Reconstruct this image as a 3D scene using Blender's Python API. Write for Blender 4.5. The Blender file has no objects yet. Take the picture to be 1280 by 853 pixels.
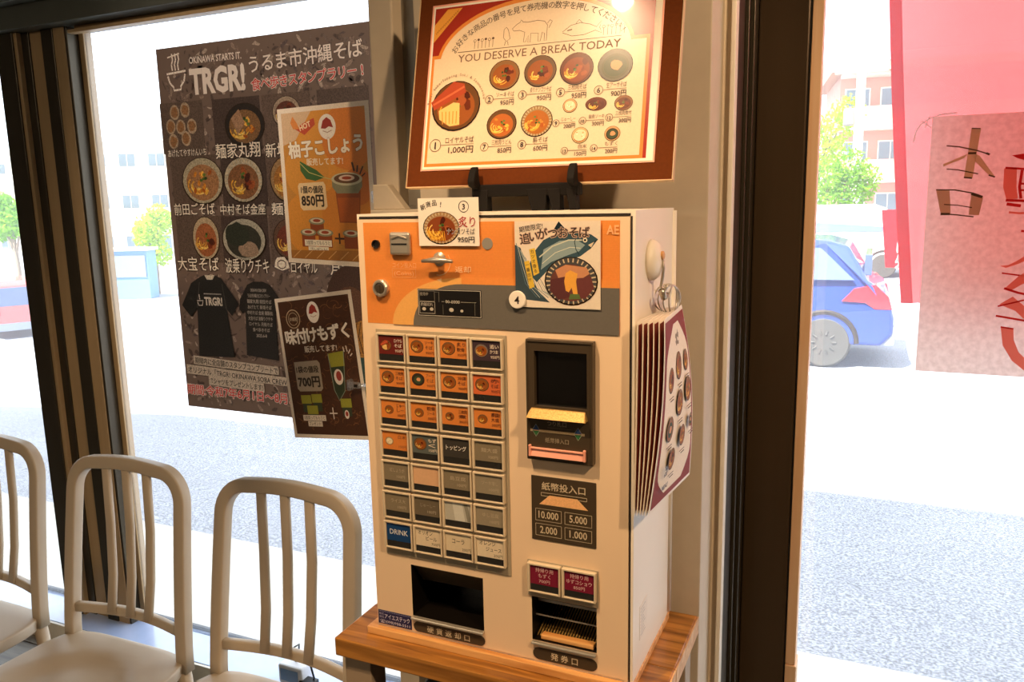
import bpy, bmesh, math, random
from mathutils import Vector, Matrix, Euler
random.seed(7)
SC = bpy.context.scene
COL = SC.collection
PI = math.pi

# ------------------------------------------------------------------ camera
EYE = Vector((0.0, 0.0, 1.5))
CR = Vector((0.91248563, 0.40862059, -0.01997965))
CU = Vector((-0.05231259, 0.16497611, 0.98490927))
CF = Vector((-0.40575038, 0.89767037, -0.17191433))
FPX = 992.4
cam_data = bpy.data.cameras.new('camera')
cam = bpy.data.objects.new('camera', cam_data)
COL.objects.link(cam)
M = Matrix((CR, CU, -CF)).transposed().to_4x4()
M.translation = EYE
cam.matrix_world = M
cam_data.sensor_width = 36.0
cam_data.lens = FPX * 36.0 / 1280.0
cam_data.clip_start = 0.02
cam_data.clip_end = 500
SC.camera = cam


def at(px, py, depth):
    """world point seen at a photo pixel, at a distance along the view axis (used to survey far things)"""
    return EYE + ((px - 640) / FPX * CR - (py - 426.5) / FPX * CU + CF) * depth


# ------------------------------------------------------------------ world, sun, exposure
world = bpy.data.worlds.new('sky')
SC.world = world
world.use_nodes = True
nt = world.node_tree
nt.nodes.clear()
wo = nt.nodes.new('ShaderNodeOutputWorld')
bg = nt.nodes.new('ShaderNodeBackground')
sky = nt.nodes.new('ShaderNodeTexSky')
sky.sky_type = 'HOSEK_WILKIE'
sky.turbidity = 5.0
sky.ground_albedo = 0.5
SUN_TRAVEL = Vector((0.35, 0.64, -1.0)).normalized()
sky.sun_direction = -SUN_TRAVEL
mixc = nt.nodes.new('ShaderNodeMix')
mixc.data_type = 'RGBA'
mixc.inputs[0].default_value = 0.75
nt.links.new(sky.outputs[0], mixc.inputs[6])
mixc.inputs[7].default_value = (0.86, 0.93, 1.0, 1)
nt.links.new(mixc.outputs[2], bg.inputs[0])
bg.inputs[1].default_value = 4.4
nt.links.new(bg.outputs[0], wo.inputs[0])

sun_d = bpy.data.lights.new('sun', 'SUN')
sun_d.energy = 20.0
sun_d.angle = 0.01
sun_d.color = (1.0, 0.96, 0.88)
sun_o = bpy.data.objects.new('sun', sun_d)
sun_o.rotation_euler = SUN_TRAVEL.to_track_quat('-Z', 'Y').to_euler()
sun_o.location = (-5, -8, 15)
COL.objects.link(sun_o)


def spot(name, loc, target, power, angle, color, size=0.05, blend=0.6):
    d = bpy.data.lights.new(name, 'SPOT')
    d.energy = power
    d.spot_size = math.radians(angle)
    d.spot_blend = blend
    d.shadow_soft_size = size
    d.color = color
    o = bpy.data.objects.new(name, d)
    o.location = loc
    o.rotation_euler = (Vector(target) - Vector(loc)).to_track_quat('-Z', 'Y').to_euler()
    COL.objects.link(o)
    return o


def area(name, loc, target, power, sx, sy, color):
    d = bpy.data.lights.new(name, 'AREA')
    d.shape = 'RECTANGLE'
    d.size = sx
    d.size_y = sy
    d.energy = power
    d.color = color
    o = bpy.data.objects.new(name, d)
    o.location = loc
    o.rotation_euler = (Vector(target) - Vector(loc)).to_track_quat('-Z', 'Y').to_euler()
    COL.objects.link(o)
    return o


WARM = (1.0, 0.68, 0.40)
spot('room_spot', (-0.66, 0.20, 2.55), (-0.42, 0.98, 1.0), 92, 52, WARM, 0.03)
spot('room_spot', (0.95, 0.05, 2.55), (-0.27, 1.10, 1.15), 122, 60, WARM, 0.05)
spot('room_spot', (-1.25, 0.0, 2.55), (-1.55, 1.8, 1.55), 55, 46, (1.0, 0.80, 0.62), 0.05)  # unseen spot added to brighten the dim window posters
area('room_fill_light', (-2.5, -2.1, 2.5), (-2.3, -1.0, 0.0), 34, 1.4, 1.0, (1.0, 0.78, 0.55))  # unseen area light added as warm fill for the room

SC.view_settings.view_transform = 'Standard'
SC.view_settings.look = 'None'
SC.view_settings.gamma = 1.0
SC.view_settings.use_curve_mapping = False
SC.view_settings.exposure = 0.0
SC.cycles.use_denoising = True
SC.cycles.max_bounces = 10
SC.cycles.diffuse_bounces = 5
SC.cycles.transparent_max_bounces = 16
SC.cycles.sample_clamp_indirect = 8.0


# ------------------------------------------------------------------ materials
def lin(c):
    if isinstance(c, str):
        c = tuple(int(c[i:i + 2], 16) for i in (0, 2, 4))
    return tuple(((x / 255) / 12.92 if x / 255 <= 0.04045 else ((x / 255 + 0.055) / 1.055) ** 2.4) for x in c)


def new_mat(name):
    m = bpy.data.materials.new(name)
    m.use_nodes = True
    t = m.node_tree
    b = t.nodes['Principled BSDF']
    return m, t, b


def coords(t, scale, kind='Object'):
    tc = t.nodes.new('ShaderNodeTexCoord')
    mp = t.nodes.new('ShaderNodeMapping')
    if not isinstance(scale, (tuple, list)):
        scale = (scale,) * 3
    mp.inputs['Scale'].default_value = scale
    t.links.new(tc.outputs[kind], mp.inputs[0])
    return mp.outputs[0]


def mat(name, c, rough=0.5, metal=0.0, var=0.06, nscale=20.0, bump=0.0, c2=None, detail=4, coat=0.0, spec=0.5, lo=0.35, hi=0.65, stretch=None):
    m, t, b = new_mat(name)
    c = lin(c)
    c2 = lin(c2) if c2 is not None else tuple(max(0, x * (1 - var)) for x in c)
    n = t.nodes.new('ShaderNodeTexNoise')
    n.inputs['Scale'].default_value = 1.0
    n.inputs['Detail'].default_value = detail
    sc = stretch if stretch else (nscale,) * 3
    t.links.new(coords(t, sc), n.inputs['Vector'])
    r = t.nodes.new('ShaderNodeValToRGB')
    r.color_ramp.elements[0].position = lo
    r.color_ramp.elements[1].position = hi
    r.color_ramp.elements[0].color = (*c2, 1)
    r.color_ramp.elements[1].color = (*c, 1)
    t.links.new(n.outputs[0], r.inputs[0])
    t.links.new(r.outputs[0], b.inputs['Base Color'])
    b.inputs['Roughness'].default_value = rough
    b.inputs['Metallic'].default_value = metal
    b.inputs['Coat Weight'].default_value = coat
    b.inputs['Specular IOR Level'].default_value = spec
    if bump:
        bp = t.nodes.new('ShaderNodeBump')
        bp.inputs['Strength'].default_value = bump
        bp.inputs['Distance'].default_value = 0.002
        t.links.new(n.outputs[0], bp.inputs['Height'])
        t.links.new(bp.outputs[0], b.inputs['Normal'])
    return m


def print_mat(name, rough=0.45, grain=0.0, gscale=400.0, coat=0.0):
    """printed colour carried by the mesh, with paper grain"""
    m, t, b = new_mat(name)
    a = t.nodes.new('ShaderNodeAttribute')
    a.attribute_name = 'Col'
    n = t.nodes.new('ShaderNodeTexNoise')
    n.inputs['Scale'].default_value = 1.0
    n.inputs['Detail'].default_value = 3
    t.links.new(coords(t, gscale), n.inputs['Vector'])
    mr = t.nodes.new('ShaderNodeMapRange')
    mr.inputs[1].default_value = 0.3
    mr.inputs[2].default_value = 0.7
    mr.inputs[3].default_value = 1 - grain
    mr.inputs[4].default_value = 1 + grain
    t.links.new(n.outputs[0], mr.inputs[0])
    mx = t.nodes.new('ShaderNodeVectorMath')
    mx.operation = 'SCALE'
    t.links.new(a.outputs['Color'], mx.inputs[0])
    t.links.new(mr.outputs[0], mx.inputs['Scale'])
    t.links.new(mx.outputs[0], b.inputs['Base Color'])
    b.inputs['Roughness'].default_value = rough
    b.inputs['Coat Weight'].default_value = coat
    return m


def wood_mat(name, c, c2, scale=(3, 60, 60), rough=0.35, coat=0.2):
    m, t, b = new_mat(name)
    n = t.nodes.new('ShaderNodeTexNoise')
    n.inputs['Scale'].default_value = 1.0
    n.inputs['Detail'].default_value = 6
    n.inputs['Distortion'].default_value = 0.6
    t.links.new(coords(t, scale), n.inputs['Vector'])
    r = t.nodes.new('ShaderNodeValToRGB')
    r.color_ramp.elements[0].position = 0.36
    r.color_ramp.elements[1].position = 0.62
    r.color_ramp.elements[0].color = (*lin(c2), 1)
    r.color_ramp.elements[1].color = (*lin(c), 1)
    t.links.new(n.outputs[0], r.inputs[0])
    t.links.new(r.outputs[0], b.inputs['Base Color'])
    b.inputs['Roughness'].default_value = rough
    b.inputs['Coat Weight'].default_value = coat
    bp = t.nodes.new('ShaderNodeBump')
    bp.inputs['Strength'].default_value = 0.15
    bp.inputs['Distance'].default_value = 0.001
    t.links.new(n.outputs[0], bp.inputs['Height'])
    t.links.new(bp.outputs[0], b.inputs['Normal'])
    return m


def glass_mat(name, haze=0.05, tint=(1, 1, 1), gloss=0.06, rough=0.0):
    m = bpy.data.materials.new(name)
    m.use_nodes = True
    t = m.node_tree
    t.nodes.clear()
    out = t.nodes.new('ShaderNodeOutputMaterial')
    tr = t.nodes.new('ShaderNodeBsdfTransparent')
    tr.inputs[0].default_value = (*tint, 1)
    gl = t.nodes.new('ShaderNodeBsdfGlossy')
    gl.inputs['Roughness'].default_value = rough
    tl = t.nodes.new('ShaderNodeBsdfTranslucent')
    tl.inputs[0].default_value = (0.9, 0.93, 0.95, 1)
    m1 = t.nodes.new('ShaderNodeMixShader')
    m1.inputs[0].default_value = gloss
    m2 = t.nodes.new('ShaderNodeMixShader')
    n = t.nodes.new('ShaderNodeTexNoise')
    n.inputs['Scale'].default_value = 1.0
    t.links.new(coords(t, (3, 3, 1.2)), n.inputs['Vector'])
    mr = t.nodes.new('ShaderNodeMapRange')
    mr.inputs[3].default_value = haze * 0.6
    mr.inputs[4].default_value = haze * 1.4
    t.links.new(n.outputs[0], mr.inputs[0])
    t.links.new(mr.outputs[0], m2.inputs[0])
    t.links.new(tr.outputs[0], m1.inputs[1])
    t.links.new(gl.outputs[0], m1.inputs[2])
    t.links.new(m1.outputs[0], m2.inputs[1])
    t.links.new(tl.outputs[0], m2.inputs[2])
    t.links.new(m2.outputs[0], out.inputs[0])
    return m


def cloth_mat(name, c, trans=0.6, c2=None, nscale=60, transp=0.0, attr=False):
    m = bpy.data.materials.new(name)
    m.use_nodes = True
    t = m.node_tree
    t.nodes.clear()
    out = t.nodes.new('ShaderNodeOutputMaterial')
    n = t.nodes.new('ShaderNodeTexNoise')
    n.inputs['Scale'].default_value = 1.0
    n.inputs['Detail'].default_value = 5
    t.links.new(coords(t, nscale), n.inputs['Vector'])
    r = t.nodes.new('ShaderNodeValToRGB')
    r.color_ramp.elements[0].position = 0.35
    r.color_ramp.elements[1].position = 0.65
    cc = lin(c)
    dd = lin(c2) if c2 else tuple(x * 0.9 for x in cc)
    r.color_ramp.elements[0].color = (*dd, 1)
    r.color_ramp.elements[1].color = (*cc, 1)
    t.links.new(n.outputs[0], r.inputs[0])
    src = r.outputs[0]
    df = t.nodes.new('ShaderNodeBsdfDiffuse')
    tl = t.nodes.new('ShaderNodeBsdfTranslucent')
    t.links.new(src, df.inputs[0])
    t.links.new(src, tl.inputs[0])
    mx = t.nodes.new('ShaderNodeMixShader')
    mx.inputs[0].default_value = trans
    t.links.new(df.outputs[0], mx.inputs[1])
    t.links.new(tl.outputs[0], mx.inputs[2])
    if transp:
        tp = t.nodes.new('ShaderNodeBsdfTransparent')
        tp.inputs[0].default_value = (*cc, 1)
        m3 = t.nodes.new('ShaderNodeMixShader')
        m3.inputs[0].default_value = transp
        t.links.new(mx.outputs[0], m3.inputs[1])
        t.links.new(tp.outputs[0], m3.inputs[2])
        t.links.new(m3.outputs[0], out.inputs[0])
    else:
        t.links.new(mx.outputs[0], out.inputs[0])
    return m


MT = {}
MT['wall'] = mat('wall_paint', 'cdbfa8', 0.75, nscale=30, var=0.05, bump=0.1)
MT['trim_white'] = mat('white_trim', 'f2ead8', 0.4)
MT['jamb'] = mat('jamb_grey_plastic', '8e887c', 0.45)
MT['floor'] = wood_mat('floor_boards', '6d6558', '4c463c', (4, 40, 40), 0.5, 0.05)
MT['ceiling'] = mat('ceiling_paint', '8f8676', 0.8)
MT['room'] = mat('room_paint', '6f5f4c', 0.8)
MT['alu_dark'] = mat('bronze_aluminium', '4a4234', 0.32, 0.55, var=0.1, nscale=6, stretch=(40, 40, 1.5))
MT['alu_door'] = mat('brown_aluminium_panel', '54432f', 0.28, 0.35, var=0.12, nscale=6, stretch=(30, 30, 1.0))
MT['alu_light'] = mat('champagne_aluminium', 'b4966c', 0.45, 0.05, var=0.1, stretch=(40, 40, 2))
MT['header'] = mat('header_aluminium', '5d6058', 0.45, 0.3)
MT['sill'] = mat('sky_tinted_aluminium', 'c2d4fa', 0.2, 0.0, coat=0.8)  # light aluminium with the reflected sky's blue put into its colour
MT['cedar'] = wood_mat('pine_jamb_wood', 'f6d2aa', 'e8b888', (30, 30, 2.0), 0.5, 0.05)
MT['glass'] = glass_mat('window_glass', 0.075)  # outdoor haze put into the panes as a translucent white veil
MT['paving'] = mat('pavement_concrete', 'd9d3c4', 0.9, nscale=14, var=0.12, bump=0.2)
MT['machine'] = mat('warm_lit_enamel', 'f2d4ae', 0.38, var=0.03, nscale=8, coat=0.15)  # door only: peach of the warm light put into the cream enamel
MT['machine_side'] = mat('machine_side_enamel', 'f4ead6', 0.42, var=0.03, nscale=8)
MT['gasket'] = mat('dark_gasket', '2a2017', 0.6)
MT['black'] = mat('black_plastic', '14110e', 0.35)
MT['pocket'] = mat('dark_pocket_plastic', '120e0a', 0.3)
MT['bronze'] = mat('bill_unit_plastic', '463a2a', 0.35, var=0.06)
MT['chrome'] = mat('brushed_chrome', 'cfc6b4', 0.3, 0.7, var=0.1)
MT['gold'] = mat('gold_lip_metal', 'c4a05c', 0.4, 0.5, nscale=500, c2='a07c40')
MT['pink'] = mat('pink_slot_plastic', 'f3a78c', 0.4)
MT['bezel'] = mat('button_bezel_plastic', 'd9c6a6', 0.35, coat=0.2)
MT['rail'] = mat('button_rail_plastic', 'a89a80', 0.4)
MT['lamp_window'] = mat('button_dark_window', '2c2a26', 0.12, coat=0.5)
MT['chair'] = mat('cream_chair_plastic', 'c8b8a0', 0.42, var=0.03, nscale=15)
MT['table'] = wood_mat('table_wood', 'bc8038', '7c4c18', (5, 70, 70), 0.3, 0.35)
MT['table_end'] = wood_mat('table_end_wood', 'e0b47c', 'c8935a', (60, 60, 60), 0.5, 0.1)
MT['plank'] = wood_mat('base_plank_wood', 'e9b26e', 'c98a48', (5, 70, 70), 0.4, 0.2)
MT['leg'] = mat('table_leg_paint', 'a8937a', 0.5)
MT['legdark'] = mat('table_panel_grey', '5f5648', 0.6)
MT['print'] = print_mat('printed_ink', 0.5, 0.10, 500)
MT['print_gloss'] = print_mat('laminated_print', 0.22, 0.03, 350, 0.35)
MT['print_matt'] = print_mat('laminated_page_print', 0.75, 0.05, 350)
MT['print_photo'] = print_mat('printed_photo', 0.45, 0.42, 260)
MT['ink'] = print_mat('printed_lettering', 0.5, 0.0, 100)
MT['mat_board'] = mat('brown_mount_board', '63300f', 0.9, nscale=200, var=0.12, bump=0.05, spec=0.15)
MT['frame_edge'] = mat('cream_frame_edge', 'd8b98c', 0.4)
MT['easel'] = mat('black_easel_wood', '120e0b', 0.7, nscale=80, spec=0.2)
MT['poster_stock'] = mat('poster_stock', '7e695e', 0.6)
MT['paper'] = mat('white_card_paper', 'f4ead8', 0.6)
MT['clear'] = glass_mat('clear_clip_plastic', 0.25, gloss=0.15)
MT['white_plastic'] = mat('white_plastic', 'e8e8ea', 0.3)
MT['screen_blue'] = mat('blue_label_print', '86a8d8', 0.3)
MT['leaf'] = None


# ------------------------------------------------------------------ mesh helpers
class MB:
    def __init__(s):
        s.v = []
        s.f = []
        s.m = []
        s.c = []

    def add(s, vs, fs, m=0, col=None):
        b = len(s.v)
        s.v += [tuple(v) for v in vs]
        for f in fs:
            s.f.append(tuple(i + b for i in f))
            s.m.append(m)
            s.c.append(col)

    def box(s, x0, x1, y0, y1, z0, z1, m=0, col=None):
        s.add([(x0, y0, z0), (x1, y0, z0), (x1, y1, z0), (x0, y1, z0), (x0, y0, z1), (x1, y0, z1), (x1, y1, z1), (x0, y1, z1)],
              [(0, 3, 2, 1), (4, 5, 6, 7), (0, 1, 5, 4), (1, 2, 6, 5), (2, 3, 7, 6), (3, 0, 4, 7)], m, col)

    def hull8(s, bot, top, m=0):
        s.add(list(bot) + list(top), [(3, 2, 1, 0), (4, 5, 6, 7), (0, 1, 5, 4), (1, 2, 6, 5), (2, 3, 7, 6), (3, 0, 4, 7)], m)

    def prism(s, pts, axis, a, b, m=0):
        """polygon pts (2D) extruded along an axis from a to b; axis 'y': pts are (x,z); 'x': (y,z); 'z': (x,y)"""
        def mk(p, t):
            return {'y': (p[0], t, p[1]), 'x': (t, p[0], p[1]), 'z': (p[0], p[1], t)}[axis]
        n = len(pts)
        vs = [mk(p, a) for p in pts] + [mk(p, b) for p in pts]
        fs = [tuple(range(n)), tuple(range(2 * n - 1, n - 1, -1))]
        fs += [(i, i + n, (i + 1) % n + n, (i + 1) % n) for i in range(n)]
        s.add(vs, fs, m)

    def tube(s, path, r, n=8, m=0, closed=False, r2=None, up=None):
        """sweep an ellipse (r sideways, r2 along 'up') along a path"""
        P = [Vector(p) for p in path]
        N = len(P)
        vs = []
        ref = Vector(up) if up is not None else None
        prev = None
        for i, p in enumerate(P):
            if closed:
                d = (P[(i + 1) % N] - P[i - 1])
            else:
                d = P[min(i + 1, N - 1)] - P[max(i - 1, 0)]
            d.normalize()
            if ref is not None:
                a = d.cross(ref)
                if a.length < 1e-5:
                    a = d.orthogonal()
                a.normalize()
                b = a.cross(d)
            else:
                if prev is None:
                    a = d.orthogonal().normalized()
                else:
                    a = (prev - d * prev.dot(d)).normalized()
                prev = a
                b = d.cross(a)
            ra = r[i] if isinstance(r, (list, tuple)) else r
            rb = ra if r2 is None else r2
            for k in range(n):
                t = 2 * PI * k / n
                ct, st = math.cos(t), math.sin(t)
                if n == 16 and r2 is not None:   # rounded-rectangle section
                    rc_ = 0.0045
                    cx, cy = ((1, 1), (-1, 1), (-1, -1), (1, -1))[k // 4]
                    ang = PI / 2 * (k // 4) + PI / 6 * (k % 4)
                    ct = (cx * (ra - rc_) + rc_ * math.cos(ang)) / ra
                    st = (cy * (rb - rc_) + rc_ * math.sin(ang)) / rb
                vs.append(p + a * ra * ct + b * rb * st)
        fs = []
        for i in range(N if closed else N - 1):
            j = (i + 1) % N
            for k in range(n):
                l = (k + 1) % n
                fs.append((i * n + k, i * n + l, j * n + l, j * n + k))
        if not closed:
            fs.append(tuple(range(n - 1, -1, -1)))
            fs.append(tuple(range((N - 1) * n, N * n)))
        s.add(vs, fs, m)

    def lathe(s, prof, c, axis='y', n=24, m=0):
        """profile (radius, t) revolved about an axis through c"""
        c = Vector(c)
        A = {'x': (Vector((0, 1, 0)), Vector((0, 0, 1)), Vector((1, 0, 0))),
             'y': (Vector((1, 0, 0)), Vector((0, 0, 1)), Vector((0, 1, 0))),
             'z': (Vector((1, 0, 0)), Vector((0, 1, 0)), Vector((0, 0, 1)))}[axis]
        vs = []
        for r, t in prof:
            for k in range(n):
                a = 2 * PI * k / n
                vs.append(c + A[0] * r * math.cos(a) + A[1] * r * math.sin(a) + A[2] * t)
        fs = []
        for i in range(len(prof) - 1):
            for k in range(n):
                l = (k + 1) % n
                fs.append((i * n + k, i * n + l, (i + 1) * n + l, (i + 1) * n + k))
        fs.append(tuple(range(n)))
        fs.append(tuple(range((len(prof) - 1) * n, len(prof) * n)))
        s.add(vs, fs, m)

    def build(s, name, mats, parent=None, loc=None, smooth=False, bevel=0.0, seg=2, color=False, recalc=True):
        if not isinstance(mats, (list, tuple)):
            mats = [mats]
        loc = Vector(loc) if loc is not None else Vector((0, 0, 0))
        me = bpy.data.meshes.new(name)
        me.from_pydata([tuple(Vector(v) - loc) for v in s.v] if loc.length else s.v, [], s.f)
        for mm in mats:
            me.materials.append(mm)
        me.polygons.foreach_set('material_index', s.m)
        if color:
            ca = me.color_attributes.new('Col', 'FLOAT_COLOR', 'CORNER')
            buf = []
            for f, c in zip(s.f, s.c):
                c = c or (1, 1, 1)
                buf += [c[0], c[1], c[2], 1.0] * len(f)
            ca.data.foreach_set('color', buf)
        if recalc:
            bm = bmesh.new()
            bm.from_mesh(me)
            bmesh.ops.recalc_face_normals(bm, faces=bm.faces)
            bm.to_mesh(me)
            bm.free()
        if smooth:
            me.polygons.foreach_set('use_smooth', [True] * len(me.polygons))
        me.update()
        o = bpy.data.objects.new(name, me)
        COL.objects.link(o)
        o.location = loc
        if parent is not None:
            o.parent = parent
            o.matrix_parent_inverse = Matrix.Identity(4)
        if bevel:
            b = o.modifiers.new('bevel', 'BEVEL')
            b.width = bevel
            b.segments = seg
            b.limit_method = 'ANGLE'
            b.angle_limit = math.radians(40)
            b.harden_normals = False
        return o


def tag(o, label=None, cat=None, group=None, kind=None):
    if label:
        o['label'] = label
    if cat:
        o['category'] = cat
    if group:
        o['group'] = group
    if kind:
        o['kind'] = kind
    return o


def thing(name, label, cat, loc=(0, 0, 0), group=None, rotz=0.0):
    o = bpy.data.objects.new(name, None)
    o.empty_display_size = 0.05
    COL.objects.link(o)
    o.location = loc
    o.rotation_euler = (0, 0, rotz)
    return tag(o, label, cat, group)


def copy_tree(o, parent=None):
    c = o.copy()
    COL.objects.link(c)
    c.parent = parent
    for ch in kids[o.name]:
        copy_tree(ch, c)
    return c


kids = {}


def index_kids():
    kids.clear()
    for o in COL.objects:
        kids.setdefault(o.name, [])
        if o.parent:
            kids.setdefault(o.parent.name, []).append(o)


def struct(name, b, m, bevel=0.0, loc=None, label=None, smooth=False):
    o = b.build(name, m, loc=loc, bevel=bevel, smooth=smooth)
    o['kind'] = 'structure'
    if label:
        o['label'] = label
    return o


# ------------------------------------------------------------------ print helpers
_glyph = {}


def glyphs(s, bold):
    k = (s, bold)
    if k not in _glyph:
        c = bpy.data.curves.new('lettering_source', 'FONT')
        c.body = s
        c.offset = bold
        c.resolution_u = 2
        o = bpy.data.objects.new('lettering_source', c)
        COL.objects.link(o)
        dg = bpy.context.evaluated_depsgraph_get()
        me = bpy.data.meshes.new_from_object(o.evaluated_get(dg))
        vs = [(v.co.x, v.co.y) for v in me.vertices]
        fs = [tuple(p.vertices) for p in me.polygons]
        bpy.data.objects.remove(o)
        bpy.data.curves.remove(c)
        bpy.data.meshes.remove(me)
        _glyph[k] = (vs, fs)
    return _glyph[k]


class Art:
    """flat print on a sheet: u to the right and v down, in mm from the sheet's top-left corner"""

    def __init__(s, f, scale=1.0, step=8e-6, w0=2e-4):
        s.f = f
        s.k = scale
        s.art = MB()
        s.txt = MB()
        s.w = w0
        s.step = step

    def pt(s, u, v, w):
        return s.f(u * s.k, v * s.k, w)

    def poly(s, pts, col, txt=False):
        s.w += s.step
        (s.txt if txt else s.art).add([s.pt(u, v, s.w) for u, v in pts], [tuple(range(len(pts)))], 0, lin(col))

    def rect(s, u0, v0, u1, v1, col):
        s.poly([(u0, v0), (u0, v1), (u1, v1), (u1, v0)], col)

    def ell(s, u, v, ru, rv, col, n=24, a0=0, rot=0.0, jit=0.0):
        p = []
        cr, sr = math.cos(rot), math.sin(rot)
        for k in range(n):
            a = 2 * PI * k / n
            j = 1 + random.uniform(-jit, jit)
            x, y = ru * math.cos(a) * j, rv * math.sin(a) * j
            p.append((u + x * cr - y * sr, v + x * sr + y * cr))
        s.poly(p, col)

    def line(s, pts, wd, col, closed=False, txt=False):
        s.w += s.step
        n = len(pts)
        L = []
        R = []
        for i, (u, v) in enumerate(pts):
            if closed:
                a, b = pts[i - 1], pts[(i + 1) % n]
            else:
                a, b = pts[max(i - 1, 0)], pts[min(i + 1, n - 1)]
            dx, dy = b[0] - a[0], b[1] - a[1]
            d = math.hypot(dx, dy) or 1
            L.append((u - dy / d * wd / 2, v + dx / d * wd / 2))
            R.append((u + dy / d * wd / 2, v - dx / d * wd / 2))
        vs = [s.pt(u, v, s.w) for u, v in L + R]
        fs = [(i, (i + 1) % n, (i + 1) % n + n, i + n) for i in range(n if closed else n - 1)]
        (s.txt if txt else s.art).add(vs, fs, 0, lin(col))

    def frame(s, u0, v0, u1, v1, wd, col):
        s.line([(u0, v0), (u0, v1)], wd, col)
        s.line([(u1, v0), (u1, v1)], wd, col)
        s.line([(u0, v0), (u1, v0)], wd, col)
        s.line([(u0, v1), (u1, v1)], wd, col)

    def ring(s, u, v, r, wd, col, rv=None):
        rv = rv or r
        s.line([(u + r * math.cos(2 * PI * k / 28), v + rv * math.sin(2 * PI * k / 28)) for k in range(28)], wd, col, True)

    def text(s, t, u, v, size, col, width=None, bold=0.0, al='l', rot=0.0, outline=None, ow=0.03):
        """v is the baseline; size is the em in mm; width squeezes or stretches the line to that length"""
        dense = any(ord(ch) > 0x2000 for ch in t)
        for pas in ((outline, bold + ow), (col, bold)) if outline else ((col, bold),):
            vs, fs = glyphs(t, 0.0 if dense else pas[1])
            if not vs:
                return
            reps = [(0.0, 0.0)]
            if dense and pas[1] > 0:
                m_ = 8 if pas[1] > .035 else 4
                bb = pas[1] * .8
                reps = [(bb * math.cos(2 * PI * (i + .5) / m_), bb * math.sin(2 * PI * (i + .5) / m_)) for i in range(m_)]
            x0 = min(p[0] for p in vs)
            x1 = max(p[0] for p in vs)
            kx = size
            if width:
                kx = width / (x1 - x0)
            off = {'l': -x0 * kx, 'c': -(x0 + x1) / 2 * kx, 'r': -x1 * kx}[al]
            s.w += s.step
            cr, sr = math.cos(rot), math.sin(rot)
            for i, (dx, dy) in enumerate(reps):
                out = []
                for x, y in vs:
                    a, b = (x + dx) * kx + off, -(y + dy) * size
                    out.append(s.pt(u + a * cr - b * sr, v + a * sr + b * cr, s.w + i * 8e-7))
                s.txt.add(out, fs, 0, lin(pas[0]))

    def vtext(s, t, u, v, size, col, pitch=None, bold=0.0, rot=0.0):
        for i, ch in enumerate(t):
            s.text(ch, u - i * (pitch or size) * math.sin(rot), v + i * (pitch or size) * math.cos(rot), size, col, bold=bold, al='c', rot=rot)

    def build(s, parent, org, art='printed_artwork', txt='lettering', mat_art=None, mat_txt=None):
        r = []
        if s.art.v:
            o = s.art.build(art, mat_art or MT['print'], None, org, color=True, recalc=False)
            o.parent = parent
            o.location = (0, 0, 0)
            r.append(o)
        if s.txt.v:
            o = s.txt.build(txt, mat_txt or MT['ink'], None, org, color=True, recalc=False)
            o['kind'] = 'stuff'
            o.parent = parent
            o.location = (0, 0, 0)
            r.append(o)
        return r


def plane_map(p0, U, V):
    p0, U, V = Vector(p0), Vector(U).normalized(), Vector(V).normalized()
    N = V.cross(U)          # V down, U right: normal toward the viewer
    if N.y > 0:
        N = -N
    return lambda u, v, w: p0 + U * (u * 0.001) + V * (v * 0.001) + N * w


def bilin_map(tl, tr, bl, br, W, Hh):
    tl, tr, bl, br = map(Vector, (tl, tr, bl, br))
    N = (tr - tl).cross(bl - tl).normalized()
    if N.dot(EYE - tl) < 0:
        N = -N

    def f(u, v, w):
        a, b = u / W, v / Hh
        return (tl * (1 - a) + tr * a) * (1 - b) + (bl * (1 - a) + br * a) * b + N * w
    return f


def sheet_mesh(f, W, Hh, thick=0.0006, nu=1, nv=1):
    """a real sheet with thickness, from the map"""
    b = MB()
    fr = [[f(W * i / nu, Hh * j / nv, 0.0) for i in range(nu + 1)] for j in range(nv + 1)]
    bk = [[f(W * i / nu, Hh * j / nv, -thick) for i in range(nu + 1)] for j in range(nv + 1)]
    vs = [p for r in fr for p in r] + [p for r in bk for p in r]
    n = (nu + 1) * (nv + 1)
    ix = lambda i, j, k: k * n + j * (nu + 1) + i
    fs = []
    for j in range(nv):
        for i in range(nu):
            fs.append((ix(i, j, 0), ix(i, j + 1, 0), ix(i + 1, j + 1, 0), ix(i + 1, j, 0)))
            if thick:
                fs.append((ix(i, j, 1), ix(i + 1, j, 1), ix(i + 1, j + 1, 1), ix(i, j + 1, 1)))
    if not thick:
        b.add([p for r in fr for p in r], fs)
        return b
    for i in range(nu):
        for j in (0, nv):
            fs.append((ix(i, j, 0), ix(i + 1, j, 0), ix(i + 1, j, 1), ix(i, j, 1)))
    for j in range(nv):
        for i in (0, nu):
            fs.append((ix(i, j, 0), ix(i, j + 1, 0), ix(i, j + 1, 1), ix(i, j, 1)))
    b.add(vs, fs)
    return b


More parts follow.
